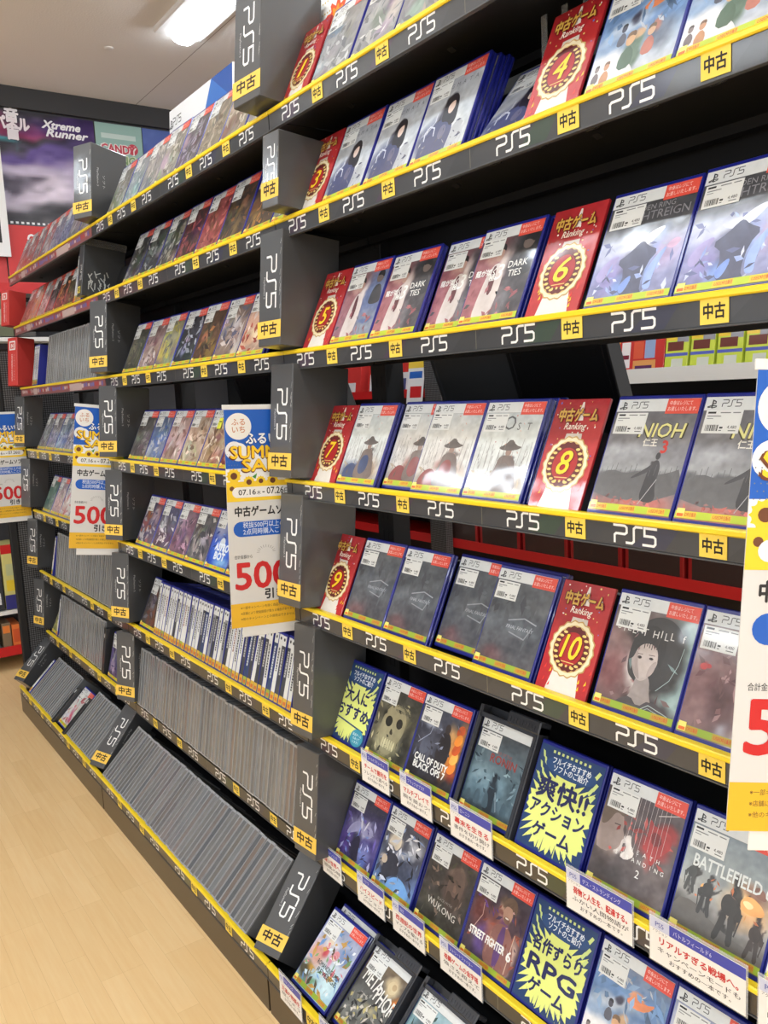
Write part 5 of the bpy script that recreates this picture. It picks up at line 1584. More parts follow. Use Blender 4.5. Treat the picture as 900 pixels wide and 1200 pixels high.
SPN = [spine_case_mesh((222, 224, 222), (90, 92, 96), seed=1), spine_case_mesh((216, 218, 216), (60, 62, 70), seed=2), spine_case_mesh((226, 226, 224), (140, 96, 90), seed=3),
       spine_case_mesh((70, 72, 78), (190, 190, 190), seed=4), spine_case_mesh((150, 152, 156), (60, 60, 64), seed=5), spine_case_mesh((60, 76, 110), (210, 214, 220), seed=6)]
SPD = ['white spine with grey title', 'white spine with black title', 'white spine with reddish title', 'near-black spine with pale title', 'grey spine with dark title', 'navy spine with pale title']
T6 = R_(15)
x = -.985
k = 0
seq = [0, 1, 0, 2, 1, 0, 0, 3, 0, 1, 2, 0, 4, 0, 1, 0, 3, 5, 0, 4, 3, 1, 0, 4, 3, 0, 2, 1, 0, 3, 5, 3, 0, 3, 3, 1, 5, 0, 3, 3, 0, 1, 0]
while x < -.11:
    q = seq[k % len(seq)]
    o = link('game_case', SPN[q], None, (x, -.002 + .002 * rnd.random(), ZS[5] - .002), (-T6 - R_(rnd.uniform(-1, 1)), R_(rnd.uniform(-.4, .4)), 0))
    tag(o, f'case with {SPD[q]} in the packed sixth shelf row, middle bay', 'game case', f'spine-out cases with {SPD[q]} on the sixth shelf')
    x += .0212
    k += 1
game_case(None, 'dark cover case leaning at the divider end of the packed spine row', slot(-1.125, 5), TILT, hi=False, pal=((70, 64, 62), (110, 70, 56), (120, 120, 130)), seed=91)


# ------------------------------------------------------------------ clear grey cases
def clear_mesh():
    pb = PB()
    pb.box(0, .001, 0, .0205, .150, .190, b=.0012)
    return pb.mesh('clear_case', M['clear_case'])


def rim_mesh():
    pb = PB()
    pb.box(.0, -.0004, .0, .0016, .004, .190)
    pb.box(.0189, -.0004, .0, .0205, .004, .190)
    pb.box(.0016, -.0004, .0, .0189, .003, .004)
    pb.box(.0016, -.0004, .184, .0189, .003, .190)
    return pb.mesh('case_rim', M['clear_rim'])


CLR, RIM = clear_mesh(), rim_mesh()


def clear_row(x0, x1, r, label, tilt, y, z, pitch=.0222, skip=()):
    n = int(round((x1 - x0) / pitch))
    for k in range(n):
        if k in skip:
            continue
        o = link('clear_case', CLR, None, (x0 + k * pitch, y + rnd.uniform(-.0015, .0015), z + .001 * rnd.random()), (-tilt + R_(rnd.uniform(-.6, .6)), 0, 0))
        tag(o, label, 'clear case', label)
        link('rim', RIM, o)


clear_row(-1.165, -.085, 6, 'empty clear grey case in the upright row on the seventh shelf, middle bay', R_(9), -.012, ZS[6] + .001)
clear_row(-1.205, -.118, 7, 'empty clear grey case in the slanting row on the bottom shelf, middle bay', TILT8, Y8 - .004, ZS[7] + .002)
clear_row(-2.005, -1.345, 2, 'empty clear grey case in the row on the third shelf, farthest bay', R_(9), .002, ZS[2] + .001)
clear_row(-2.18, -1.335, 5, 'empty clear grey case in the row on the sixth shelf, farthest bay', R_(9), .002, ZS[5] + .001)
clear_row(-2.22, -1.60, 6, 'empty clear grey case in the row on the seventh shelf, farthest bay', R_(9), .002, ZS[6] + .001)
clear_row(-2.24, -1.86, 7, 'empty clear grey case in the slanting row before the white-faced case, farthest bay', TILT8, Y8 - .002, ZS[7] + .002)
clear_row(-1.66, -1.345, 7, 'empty clear grey case in the slanting row after the white-faced case, farthest bay', TILT8, Y8 - .002, ZS[7] + .002)

# ------------------------------------------------------------------ stock of the farthest bay
FAR = {
    0: [(-2.36, ((190, 110, 108), (170, 80, 80), (214, 180, 178)), 'red'), (-2.225, ((178, 120, 118), (196, 80, 78), (206, 190, 190)), 'red'), (-2.09, ((170, 130, 130), (200, 190, 190), (120, 100, 110)), 'red'),
        (-1.955, ((160, 140, 140), (190, 90, 88), (206, 206, 206)), 'red'), (-1.82, ((150, 150, 170), (190, 186, 196), (110, 104, 130)), 'red'), (-1.685, ((120, 130, 160), (180, 186, 200), (90, 96, 130)), 'red'),
        (-1.55, ((130, 126, 124), (170, 166, 160), (96, 92, 90)), 'blue'), (-1.42, ((140, 132, 126), (180, 172, 166), (100, 94, 90)), 'blue')],
    1: [(-2.36, ((186, 130, 124), (206, 150, 140), (160, 90, 84)), 'red'), (-2.225, ((196, 150, 130), (226, 160, 110), (190, 180, 176)), 'red'), (-2.09, ((190, 176, 172), (216, 206, 204), (150, 120, 116)), 'red'),
        (-1.955, ((84, 76, 76), (60, 56, 58), (150, 140, 140)), 'red'), (-1.82, ((92, 74, 66), (216, 140, 90), (70, 60, 56)), 'red'), (-1.685, ((84, 80, 64), (120, 116, 80), (60, 58, 50)), 'red')],
    3: [(-2.275, ((130, 132, 136), (90, 94, 104), (180, 184, 190)), 'blue'), (-2.14, ((140, 138, 140), (100, 98, 106), (186, 180, 184)), 'blue'), (-1.99, ((130, 144, 160), (186, 196, 206), (90, 104, 130)), 'blue'), (-1.85, ((150, 146, 160), (200, 190, 200), (100, 96, 120)), 'blue'),
        (-1.71, ((130, 120, 130), (180, 170, 180), (90, 84, 100)), 'blue')],
    4: [(-2.30, ((96, 130, 118), (70, 110, 96), (140, 160, 150)), 'blue'), (-2.15, ((190, 170, 172), (214, 200, 200), (150, 130, 134)), 'blue'), (-1.98, ((200, 194, 192), (220, 216, 214), (180, 110, 110)), 'blue'), (-1.84, ((150, 140, 160), (190, 186, 200), (110, 100, 130)), 'blue')],
}
FN = {0: 'reddish', 1: 'warm toned', 3: 'grey-blue', 4: 'pastel'}
for r, items in FAR.items():
    for k, (x, pal, sh) in enumerate(items):
        x = items[0][0] + .1362 * k
        game_case(None, f'{FN[r]} game case, {ORD[k]} along the {RANK[r]} shelf, farthest bay', slot(x, r), TILT, hi=False, pal=pal, seed=140 + r * 10 + k, shell=sh, sticker=True, bright=True)
game_case(None, 'olive and yellow cover case leaning at the divider end of the seventh shelf, farthest bay', slot(-2.36, 6), TILT, hi=False, pal=((150, 150, 96), (190, 180, 80), (110, 104, 80)), seed=201)
game_case(None, 'white-faced game case lying back amid the slanting clear cases, farthest bay', slot(-1.82, 7), TILT8, hi=False, pal=((214, 214, 212), (220, 216, 214), (190, 90, 100)), seed=202)
game_case(None, 'purple game case beside the middle column divider on the seventh shelf', slot(-1.54, 6), R_(14), hi=False, pal=((90, 84, 130), (190, 170, 190), (60, 56, 96)), seed=203)
tag(link('game_case', SPN[2], None, (-2.235, -.002, ZS[5]), (-R_(12), 0, 0)), 'lone white-spined game case on the sixth shelf of the farthest bay', 'game case')
tag(link('game_case', SPN[0], None, (-2.262, -.002, ZS[6]), (-R_(12), 0, 0)), 'lone white-spined game case on the seventh shelf of the farthest bay', 'game case')
tag(link('game_case', SPN[0], None, (-2.285, Y8, ZS[7]), (-TILT8, 0, 0)), 'white-spined game case beside the slanting far divider', 'game case')
for k in range(4):
    tag(link('game_case', SPN[[0, 2, 0, 0][k]], None, (-1.50 + .0215 * k, -.002, ZS[1]), (-R_(12), 0, 0)), 'white-spined game case beside the small black-covered case, second shelf', 'game case', 'white-spined cases at the end of the farthest second shelf')
for k in range(4):
    tag(link('game_case', SPN[2 if k % 2 else 1], None, (-2.22 + .0215 * k, -.002, ZS[2]), (-R_(10), 0, 0)), 'orange-footed spine case after the red divider, third shelf', 'game case', 'orange-footed spine cases on the farthest third shelf')
# the blank black case standing in the row of the seventh shelf, and in the bottom row
for nm, loc, tl, sc in (('black blank case standing at the end of the clear row, farthest seventh shelf', (-1.59, -.006, ZS[6] + .001), R_(9), 1.0), ('black blank case in the slanting clear row near the middle divider', (-1.685, Y8 - .012, ZS[7] + .002), TILT8, .92),
                        ('black blank case in the slanting row before the white-faced case', (-1.845, Y8 - .012, ZS[7] + .002), TILT8, .92)):
    pb = PB()
    pb.box(0, 0, 0, .024, .14, .172 * sc, (44, 45, 47), b=.001)
    pb.rect(.008, .135, .016, .150, (220, 220, 220), 1)
    o = link('blank_case', pb.mesh('blank_case', M['sleeve_print']), None, loc, (-tl, 0, 0))
    tag(o, nm, 'blank case')
# small black-covered case in the middle column on the second shelf
o = thing('divider_box', 'small black-covered box with scribbled art beside the second shelf, middle column', 'divider', (-1.36, -.028, ZS[1] + .006), (-R_(9), 0, 0), 'dark divider boxes between the bays')
pb = PB()
pb.box(0, 0, 0, .050, .135, .165, (62, 63, 64), b=.001)
pb.ps5(.036 - .012, .100, .016, (226, 226, 224), 2, rot=-math.pi / 2)
pb.rect(.006, .010, .036, .032, (226, 206, 80), 2)
pb.txt('中古', .021, .015, .012, (40, 32, 24), 3, .03, wide=.024)
T0 = pb.T
pb.T = Matrix.Translation((.050, 0, 0)) @ Matrix.Rotation(math.pi / 2, 4, 'Z')
r_ = random.Random(9)
for k in range(26):
    a, c = r_.uniform(.02, .11), r_.uniform(.02, .075)
    pb.stroke([(a, c), (a + r_.uniform(-.012, .012), c + r_.uniform(.004, .02))], .003, (190, 192, 188), 2)
pb.T = T0
link('box', pb.mesh('small_divider', M['sleeve_print']), o)
pb = PB()
pb.box(0, -.002, 0, .054, .138, .024, b=.001)
link('clear_cap', pb.mesh('clear_cap', M['clear']), o, (-.002, 0, .164))


# ------------------------------------------------------------------ sale banners
def banner_meshes():
    w_, h_ = .161, .458
    pb = PB()
    pb.box(0, 0, 0, w_, .0015, h_, (214, 214, 213))
    blue = (24, 92, 190)
    pb.rect(0, h_ * .72, w_, h_, blue, 1)
    for k in range(7):
        x = w_ * (k + .1) / 6.2
        pb.ell(min(max(x, .019), w_ - .019), h_ * (.742 + .02 * math.sin(k * 1.9) ** 2 + .075 * abs(k - 3) / 3), .019, .019, (236, 238, 240), 2, 20)
    pb.rect(0, h_ * .64, w_, h_ * .735, (236, 238, 240), 2)
    for k in range(24):
        pb.ell(.004 + .006 * (k % 4) + .003 * (k // 4 % 2), h_ * .735 + .0075 * (k // 4), .0008, .0008, (120, 126, 134), 3, 6)
    for k, (fx, fz, fr) in enumerate(((.09, .702, .0145), (.30, .672, .012), (.46, .675, .010), (.62, .675, .012), (.78, .722, .0135), (.93, .715, .013), (.05, .645, .010), (.95, .640, .010))):
        x, z = min(max(w_ * fx, fr * 1.13), w_ - fr * 1.13), h_ * fz
        pb.ell(x, z, fr, fr, (240, 204, 44), 3 + k % 2, 36, .12, 12)
        pb.ell(x, z, fr * .5, fr * .5, (108, 62, 34), 5, 14)
        if k % 2 == 1:
            pb.poly([(x + fr * .6, z + fr * .9), (x + fr * 1.2, z + fr * .5), (x + fr * 1.5, z + fr * 1.5)], (60, 140, 60), 4)
    pb.rect(0, h_ * .585, w_, h_ * .675, (244, 206, 44), 3)
    x0, x1, z0, z1 = w_ * .14, w_ * .86, h_ * .602, h_ * .650
    pb.rect(x0, z0, x1, z1, (238, 238, 236), 6)
    for xx in (x0, x1):
        pb.ell(xx, (z0 + z1) / 2, (z1 - z0) / 2, (z1 - z0) / 2, (238, 238, 236), 6.2, 16)
    pb.txt('07.16', w_ * .27, h_ * .614, .0120, (40, 40, 44), 7, .012, wide=w_ * .23)
    pb.txt('木', w_ * .425, h_ * .614, .0070, (40, 40, 44), 7, .012)
    pb.txt('-', w_ * .49, h_ * .614, .0145, (40, 40, 44), 7, .012)
    pb.txt('07.26', w_ * .65, h_ * .614, .0145, (40, 40, 44), 7, .012, wide=w_ * .23)
    pb.txt('日', w_ * .805, h_ * .614, .0095, (40, 40, 44), 7, .012)
    pb.ell(w_ * .185, h_ * .925, .0275, .0275, (238, 236, 232), 2, 32)
    pb.txt('ふる', w_ * .185, h_ * .932, .0115, (200, 130, 90), 3, .012)
    pb.txt('いち', w_ * .185, h_ * .898, .0115, (200, 130, 90), 3, .012)
    pb.txt('ふるいち', w_ * .56, h_ * .846, .019, (20, 60, 130), 2, .06, wide=w_ * .58)
    pb.txt('ふるいち', w_ * .56, h_ * .848, .019, (244, 246, 248), 3, .03, wide=w_ * .56)
    for i, (t_, z) in enumerate((('SUMMER', .782), ('SALE', .722))):
        wd = (.90, .60)[i] * w_
        pb.txt(t_, w_ * .52, h_ * z - .0015, .0265, (110, 56, 20), 7 + 3 * i, .055, wide=wd * 1.03)
        pb.txt(t_, w_ * .52, h_ * z, .0260, (250, 206, 40), 8 + 3 * i, .026, wide=wd)
    pb.txt('中古ゲームソフト', w_ * .53, h_ * .520, .0165, (36, 36, 40), 2, .03, wide=w_ * .86)
    x0, x1, z0, z1 = w_ * .17, w_ * .87, h_ * .422, h_ * .492
    pb.rect(x0, z0, x1, z1, blue, 2)
    for xx in (x0, x1):
        pb.ell(xx, (z0 + z1) / 2, (z1 - z0) / 2, (z1 - z0) / 2, blue, 2.2, 18)
    pb.txt('税抜500円以上の品', w_ * .52, h_ * .464, .0100, (214, 224, 240), 3, .006, wide=w_ * .64)
    pb.txt('2点同時購入ごとに', w_ * .52, h_ * .433, .0100, (214, 224, 240), 3, .006, wide=w_ * .64)
    for k in range(11):
        a = math.pi * k / 10
        pb.stroke([(w_ * .5 + .015 * math.cos(a), h_ * .345 + .010 * math.sin(a)), (w_ * .5 + .020 * math.cos(a), h_ * .345 + .015 * math.sin(a))], .0010, (150, 150, 150), 2)
    pb.txt('合計金額から', w_ * .07, h_ * .322, .0065, (50, 50, 54), 2, .012, align='L', wide=w_ * .24)
    pb.txt('500', w_ * .45, h_ * .180, .0580, (200, 32, 38), 3, .022, wide=w_ * .74, res=3)
    pb.txt('円', w_ * .885, h_ * .186, .0150, (40, 40, 44), 3, .02)
    pb.txt('引き', w_ * .60, h_ * .128, .0175, (40, 40, 44), 3, .03)
    pb.rect(0, 0, w_, h_ * .113, (232, 182, 44), 2)
    for k, t_ in enumerate(('※一部キャンペーンを除く商品がございます', '※店舗により開催期間が異なる場合があります', '※他のキャンペーンとの併用はできません')):
        pb.txt(t_, w_ * .5, h_ * (.085 - .026 * k), .0050, (90, 70, 40), 3, .0, wide=w_ * .74)
    a = pb.mesh('banner_print', M['banner'])
    c = PB()
    c.box(.024, .0016, -.022, w_ + .004, .0036, .020, b=.0006)
    d = PB()
    d.box(-.003, -.0005, h_, w_ + .003, .0022, h_ + .010, b=.0006)
    return a, c.mesh('sleeve_edge', M['white_plastic']), d.mesh('top_rail', M['white_plastic'])


BN, BE, BT = banner_meshes()
for lb, loc, rot in (('blue and white sale banner hanging between the nearest and middle bays', (-.046, -.149, .862), (0, R_(2.1), R_(81))),
                     ('blue and white sale banner hanging between the middle and farthest bays', (-1.248, -.163, .888), (0, R_(7.9), R_(83))),
                     ('blue and white sale banner at the far end, cut by the picture edge', (-2.484, -.163, .866), (0, R_(1.0), R_(89))),
                     ('blue and white sale banner at the near end, cut by the picture edge', (1.105, -.141, .887), (0, R_(3.3), R_(54)))):
    o = thing('sale_banner', lb, 'banner', loc, rot, 'hanging sale banners')
    link('banner_print', BN, o)
    link('sleeve_edge', BE, o)
    link('top_rail', BT, o)

# ------------------------------------------------------------------ things on top and behind
def console_box(x, label, seed):
    o = thing('console_box', label, 'box', (x, .135, ZS[0] - .012), (-R_(4), 0, 0), 'white console boxes on the top shelf')
    pb = PB()
    pb.box(0, 0, 0, .43, .10, .285, (232, 233, 234), b=.002)
    pb.poly([(.12, .002), (.428, .002), (.428, .283), (.30, .283)], (52, 112, 190), 1)
    pb.poly([(.30, .283), (.428, .283), (.428, .20)], (36, 84, 160), 2)
    pb.ps5(.030, .236, .020, (60, 62, 66), 2)
    pb.symbol(.016, .232, .024, (60, 62, 66), 2)
    for k in range(5):
        pb.stroke([(.24 + .03 * k, .05 + .02 * k), (.30 + .03 * k, .20 - .01 * k)], .012, (226, 234, 242), 3)
    link('carton', pb.mesh('console_box', M['gloss_print']), o)
    return o


console_box(-.90, 'white and blue console box standing behind the top shelf of the middle bay', 1)
o = thing('sale_pop', 'white dotted pop card with orange burst above the top shelf', 'pop card', (-.06, .10, ZS[0] - .01), (-R_(6), 0, 0))
pb = PB()
pb.box(0, 0, 0, .20, .002, .26, (240, 240, 238))
for k in range(90):
    pb.ell(.008 + .0095 * (k % 20), .14 + .022 * (k // 20), .0022, .0022, (210, 180, 90), 1, 6)
pb.ell(.13, .185, .036, .030, (232, 84, 40), 2, 40, .25, 9)
pb.ell(.13, .185, .024, .020, (240, 150, 40), 3, 40, .25, 9)
link('pop_print', pb.mesh('sale_pop', M['print']), o)

# back-to-back display seen through the open row: trays leaning towards us, shelf, far racks
for k, (x, z, wd, cl, lb) in enumerate(((.085, 1.19, .235, 'grey', 'dark grey display tray turned backwards in the open gap'), (.335, 1.17, .23, 'black', 'black display tray turned backwards in the open gap'),
                                        (-.60, 1.17, .26, 'black', 'black display tray turned backwards behind the middle bay, nearer the banner'), (-.92, 1.17, .24, 'black', 'black display tray turned backwards behind the middle bay'))):
    o = thing('display_tray', lb, 'tray', (x, .392, z), (R_(20), 0, 0), 'backs of display trays in the open gap')
    pb = PB()
    m = M['grey_plastic'] if cl == 'grey' else M['black_plastic']
    pb.box(0, 0, 0, wd, .012, .262, b=.003)
    link('back_plate', pb.mesh('back_plate', m), o)
    pb = PB()
    pb.box(wd - .002, -.001, 0, wd + .012, .034, .262, b=.002)
    link('side_rim', pb.mesh('side_rim', m), o)
    pb = PB()
    pb.box(-.012, -.001, 0, .002, .034, .262, b=.002)
    link('side_rim', pb.mesh('side_rim', m), o)
    for px in (.012, wd - .03):
        pb = PB()
        pb.box(px, -.0006, .228, px + .014, 0, .242)
        link('slot', pb.mesh('slot', M['black_metal']), o)
pb = PB()
pb.box(-2.42, .275, 1.150, 1.2, .52, 1.165)
tag(link('rear_shelf', pb.mesh('rear_shelf', M['black_metal'])), 'black rear shelf carrying the backward trays in the open gap', 'shelf')
pb = PB()
pb.box(-2.42, .275, .835, 1.2, .52, .85)
pb.box(-2.42, .505, .85, 1.2, .52, .90)
tag(link('rear_shelf', pb.mesh('rear_shelf', M['black_metal'])), 'lower black rear shelf behind the fifth row of cases', 'shelf')

# racks across the next aisle
FY = 1.9
o = thing('card_rack', 'white and red rack across the next aisle, seen through the open gap', 'rack', (0, 0, 0))
pb = PB()
pb.box(-3.3, FY + .34, 0, 1.4, FY + .38, 2.0)
link('back_board', pb.mesh('back_board', mat('dark_rack_back', (46, 44, 44), .7)), o)
pb = PB()
for z in (1.385,):
    pb.box(-1.5, FY, z - .055, 1.4, FY + .34, z - .035)
    pb.box(-1.5, FY - .006, z - .062, 1.4, FY, z - .005)
link('white_shelf', pb.mesh('white_shelf', M['white_metal']), o)
pb = PB()
for z in (.56, .72):
    pb.box(-3.3, FY, z - .03, 1.4, FY + .34, z - .012)
    pb.box(-3.3, FY - .006, z - .035, 1.4, FY, z + .012)
pb.box(-3.3, FY, 1.30, -1.5, FY + .34, 1.318)
pb.box(-3.3, FY - .006, 1.30, -1.5, FY, 1.345)
link('red_shelf', pb.mesh('red_shelf', M['red_metal']), o)
pb = PB()
pb.box(-1.5, FY, 1.10, 1.4, FY + .34, 1.12)
pb.box(-1.5, FY - .006, 1.09, 1.4, FY, 1.125)
link('lower_white_shelf', pb.mesh('lower_white_shelf', M['white_metal']), o)


def far_box(name_, label, x, y, z, w_, h, d, base, marks, group=None, tl=8):
    pb = PB()
    pb.box(0, 0, 0, w_, d, h, base, b=.001)
    for q in marks:
        pb.rect(q[0] * w_, q[1] * h, q[2] * w_, q[3] * h, q[4], 1 + (q[5] if len(q) > 5 else 0))
    tag(link(name_, pb.mesh(name_, M['gloss_print']), None, (x, y, z), (-R_(tl), 0, 0)), label, 'box', group)


Z1 = 1.352
far_box('card_box', 'red trading box with colour panels, first on the white shelf across the aisle', -.80, FY + .02, Z1, .27, .17, .05, (200, 50, 44),
        [(.04, .1, .2, .9, (232, 150, 50)), (.24, .2, .40, .8, (236, 230, 230)), (.26, .4, .38, .5, (120, 30, 50)), (.46, .1, .86, .36, (226, 160, 90)), (.46, .4, .64, .8, (220, 90, 60)), (.66, .4, .84, .85, (150, 170, 210)), (.46, .86, .9, .96, (190, 200, 70)), (.5, .14, .8, .24, (90, 40, 90), 1)])
for k in range(7):
    far_box('card_box', 'yellow-green box with brown lettering on the white shelf across the aisle', -.525 + .112 * k, FY + .02, Z1, .100, .17, .05, (206, 220, 76),
            [(.0, .75, .5, .98, (240, 206, 60)), (.5, .7, 1, 1, (150, 150, 160)), (.1, .52, .8, .72, (110, 50, 40)), (.0, .40, 1, .47, (90, 100, 190)), (.3, .08, .8, .34, (216, 218, 206)), (.02, .9, .3, .98, (206, 60, 44), 1)], 'yellow-green boxes on the white shelf')
for k in range(6):
    far_box('card_box', f'small {("white", "sand coloured", "brick red", "pinkish", "pale rose", "straw yellow")[k]} box on the lower white shelf across the aisle', -.82 + .16 * k, FY + .03, 1.122, .13, .13, .06, [(226, 226, 226), (206, 190, 90), (150, 60, 60), (214, 170, 170), (220, 190, 190), (206, 190, 100)][k],
            [(.1, .6, .9, .9, (210, 120, 60)), (.1, .2, .6, .5, (110, 110, 120)), (.3, .7, .7, .8, (230, 220, 90), 1)], 'small boxes on the lower white shelf')
far_box('toy_carton', 'red and white carton glimpsed through the gap beside the nearest divider', -2.62, FY + .05, 1.32, .42, .22, .08, (206, 50, 46), [(.05, .0, .95, .55, (226, 226, 228)), (.1, .05, .3, .4, (80, 90, 150)), (.4, .05, .6, .4, (150, 150, 156)), (.7, .05, .9, .4, (70, 80, 130))])
far_box('toy_carton', 'red carton glimpsed through the gap behind the middle bay', -3.2, FY + .05, 1.32, .5, .2, .08, (212, 58, 54), [(.1, .0, .9, .4, (230, 230, 232)), (.1, .6, .6, .8, (232, 200, 200))])
far_box('sale_card', 'white and blue sale card on the rack across the aisle', -2.13, FY - .03, 1.27, .14, .30, .004, (232, 232, 232), [(0, .62, 1, .74, (240, 206, 70)), (.1, .44, .9, .56, (36, 100, 190)), (.2, .1, .9, .3, (206, 40, 44))])
pb = PB(); pb.box(-1.93, FY - .055, 0, -1.80, FY - .012, 1.7)
tag(link('rack_post', pb.mesh('rack_post', M['peg'])), 'perforated grey post of the rack across the next aisle', 'post')
for k in range(9):
    far_box('red_tray', 'red-fronted tray on the low rack, seen under the fourth shelf', -1.9 + .30 * k, FY + .0, .548, .28, .125, .2, (150, 26, 28), [(.06, .1, .94, .86, (56, 40, 38))], 'red-fronted trays on the low rack', 0)
    far_box('red_tray', 'red-fronted tray on the upper low rack, seen under the fourth shelf', -1.9 + .30 * k, FY + .0, .712, .28, .10, .2, (176, 34, 34), [(.06, .1, .94, .8, (90, 36, 34))], 'red-fronted trays on the upper low rack', 0)

# ------------------------------------------------------------------ left wall: posters, signs, toy shelf
def wall_card(name_, label, cat, y0, y1, z0, z1, draw, thick=.006, x=XW, m='print'):
    pb = PB()
    pb.T = Matrix.Rotation(math.pi / 2, 4, 'Z')
    w_, h = y1 - y0, z1 - z0
    pb.box(0, 0, 0, w_, thick, h, (120, 120, 120))
    draw(pb, w_, h)
    return tag(link(name_, pb.mesh(name_, M[m]), None, (x + thick + .001, y0, z0)), label, cat)


def big_poster(pb, w_, h):
    st = [(0, (74, 72, 78)), (.25, (150, 140, 160)), (.5, (190, 176, 206)), (.7, (120, 104, 150)), (1, (50, 46, 56))]
    bl = [(.78, .30, .14, .16, (226, 214, 230), .9, .6), (.7, .12, .3, .1, (60, 60, 64), .8, .5), (.5, .62, .5, .06, (96, 76, 150), .8, .5, 14), (.55, .74, .3, .06, (44, 42, 48), .9, .5, 10), (.4, .88, .2, .07, (190, 60, 110), .8, .5), (.7, .84, .12, .06, (170, 50, 100), .8, .5), (.52, .78, .1, .03, (90, 190, 200), .8, .5, -30), (.9, .9, .2, .12, (70, 40, 110), .9, .5), (.3, .5, .1, .04, (206, 70, 120), .8, .5), (.5, .35, .2, .04, (60, 56, 70), .8, .5, 10), (.6, .48, .25, .05, (206, 196, 220), .8, .5, 14), (.12, .35, .2, .3, (80, 70, 110), .8, .6), (.45, .22, .18, .05, (206, 196, 214), .8, .5, 16)]
    pb.grid(0, 0, w_, h, art(st, bl, 60, 50, 5, .12, 44, 8), 1)
    pb.txt('音', w_ * .56, h * .91, .055, (236, 232, 236), 2, .04)
    pb.txt('パネル', w_ * .56, h * .84, .055, (236, 226, 232), 3, .04, wide=.17)
    pb.txt('盲', w_ * .56, h * .76, .055, (226, 220, 226), 2, .04)
    pb.txt('Xtreme', w_ * .82, h * .885, .040, (240, 240, 242), 2, .04, shear=.3, wide=.20)
    pb.txt('Runner', w_ * .85, h * .815, .040, (240, 240, 242), 2, .04, shear=.3, wide=.22)
    for k in range(14):
        pb.rect(w_ * (.50 + .028 * k), h * .012, w_ * (.50 + .028 * k) + .014, h * .032, (236, 236, 238), 2)


def candy_poster(pb, w_, h):
    pb.rect(0, 0, w_, h, (150, 184, 176), 1)
    pb.rect(w_ * .12, h * .70, w_ * .86, h * .80, (196, 214, 208), 2)
    pb.txt('CANDY', w_ * .47, h * .42, .045, (236, 226, 222), 2, .09, wide=w_ * .76)
    pb.txt('CANDY', w_ * .47, h * .42, .045, (196, 66, 84), 3, .03, wide=w_ * .72)
    pb.txt('RANG', w_ * .52, h * .20, .045, (206, 214, 180), 2, .08, wide=w_ * .62)
    pb.txt('RANG', w_ * .52, h * .20, .045, (120, 150, 100), 3, .02, wide=w_ * .58)
    pb.ell(w_ * .78, h * .52, .03, .03, (196, 66, 84), 2, 16)


def blue_poster(pb, w_, h):
    pb.grid(0, 0, w_, h, art([(0, (64, 70, 150)), (1, (88, 110, 176))], [(.2, .2, .2, .2, (80, 40, 60), .8, .5), (.45, .35, .08, .14, (226, 214, 206), .9, .3), (.8, .6, .2, .2, (60, 70, 140), .7, .6)], 20, 20, 6, .1, 16), 1)


def red_sign(pb, w_, h):
    pb.rect(0, 0, w_, h, (208, 62, 62), 1)
    pb.rect(w_ * .26, h * .30, w_ * .62, h * .80, (44, 40, 42), 2)
    pb.txt('CLUB', w_ * .40, h * .72, .045, (238, 234, 234), 3, .04, wide=.12)
    pb.txt('カ', w_ * .42, h * .42, .085, (238, 234, 234), 3, .04)
    pb.txt('CHANCE', w_ * .40, h * .30, .03, (238, 226, 226), 3, .02, wide=.12)
    pb.rect(w_ * .1, h * .10, w_ * .5, h * .14, (230, 180, 180), 3)


def plain_red(pb, w_, h):
    pb.rect(0, 0, w_, h, (204, 66, 66), 1)
    for k in range(4):
        pb.rect(w_ * (.2 + .18 * k), h * .2, w_ * (.28 + .18 * k), h * .85, (222, 150, 148), 2)


def frame_sign(pb, w_, h):
    pb.rect(0, 0, w_, h, (236, 236, 236), 1)
    pb.rect(w_ * .04, h * .12, w_ * .8, h * .9, (40, 40, 44), 2)


wall_card('wall_poster', 'large purple and white abstract poster under the dark cornice', 'poster', -.25, .715, 2.305, 2.885, big_poster)
wall_card('wall_poster', 'pale green poster with red lettering beside the purple poster', 'poster', .722, .985, 2.62, 2.885, candy_poster, .008)
wall_card('wall_poster', 'blue poster half hidden by the top shelf stock', 'poster', .99, 1.55, 2.40, 2.885, blue_poster)
wall_card('wall_sign', 'red sign with black square and white lettering under the purple poster', 'sign', .195, .62, 1.99, 2.30, red_sign, .03)
wall_card('wall_sign', 'plain red sign at the picture edge under the purple poster', 'sign', -.2, .19, 1.99, 2.28, plain_red, .02)
wall_card('framed_sign', 'white-framed dark sign at the far left picture edge', 'sign', .02, .205, 2.13, 2.70, frame_sign, .02, XW + .05)

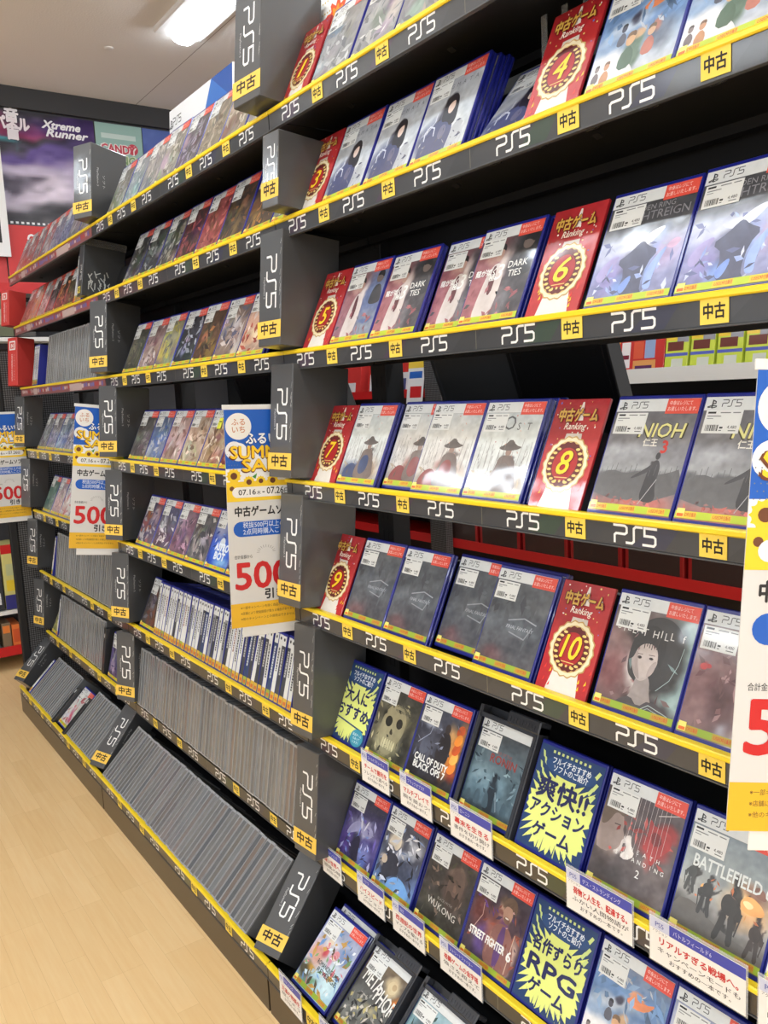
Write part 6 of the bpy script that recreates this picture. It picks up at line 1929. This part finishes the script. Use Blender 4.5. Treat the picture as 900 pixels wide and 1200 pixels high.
o = thing('wall_shelving', 'red-fronted wall shelving beyond the perforated end panel', 'shelving', (XW, 0, 0))
pb = PB()
for z in (1.93, 1.68, .98, .30, .10):
    pb.box(.005, -2.2, z, .30, 1.4, z + .02)
link('shelf_board', pb.mesh('wall_shelf_board', M['white_metal']), o)
pb = PB()
for z in (1.93, .98, .10):
    pb.box(.30, -2.2, z - .015, .306, 1.4, z + .035)
link('red_front', pb.mesh('red_front', M['red_metal']), o)
for y in (-1.0, 1.40):
    pb = PB()
    pb.box(.005, y, 0, .30, y + .02, 1.95)
    link('side_panel', pb.mesh('side_panel', M['black_metal']), o)
TB = [(-.048, .325, (214, 206, 130), [(.0, .86, 1, 1, (206, 40, 40)), (0, 0, 1, .22, (60, 60, 130)), (.15, .28, .85, .45, (236, 206, 60)), (.2, .52, .8, .7, (196, 200, 150))], .082, .335, 'yellow toy box with red top on the wall shelving'),
      (-.035, .125, (226, 120, 60), [(.1, .2, .9, .8, (206, 90, 50))], .045, .115, 'orange box on the lowest wall shelf'),
      (-.082, .125, (130, 110, 86), [(.1, .6, .9, .9, (230, 130, 60))], .042, .13, 'brown box beside the orange one on the lowest wall shelf'),
      (-.22, .125, (214, 214, 210), [(.1, .1, .9, .4, (60, 60, 64))], .12, .14, 'white box at the picture edge on the lowest wall shelf'),
      (-.19, .325, (60, 60, 64), [(.1, .1, .9, .3, (226, 226, 226)), (.1, .5, .9, .8, (120, 50, 50))], .135, .30, 'dark toy box beside the yellow one on the wall shelving'),
      (-.06, 1.705, (104, 108, 84), [(.1, .3, .9, .7, (170, 172, 150))], .19, .19, 'olive box on the upper wall shelf at the picture edge'),
      (.135, 1.705, (70, 66, 62), [(.1, .3, .9, .7, (130, 126, 110))], .10, .17, 'dark box on the upper wall shelf behind the far shelves')]
for y, z, base, marks, w_, h, lb in TB:
    pb = PB()
    pb.T = Matrix.Rotation(math.pi / 2, 4, 'Z')
    pb.box(0, 0, 0, w_, .18, h, base, b=.001)
    for q in marks:
        pb.rect(q[0] * w_, q[1] * h, q[2] * w_, q[3] * h, q[4], 1)
    tag(link('toy_box', pb.mesh('toy_box', M['gloss_print']), None, (XW + .29, y, z), (0, 0, 0)), lb, 'box')
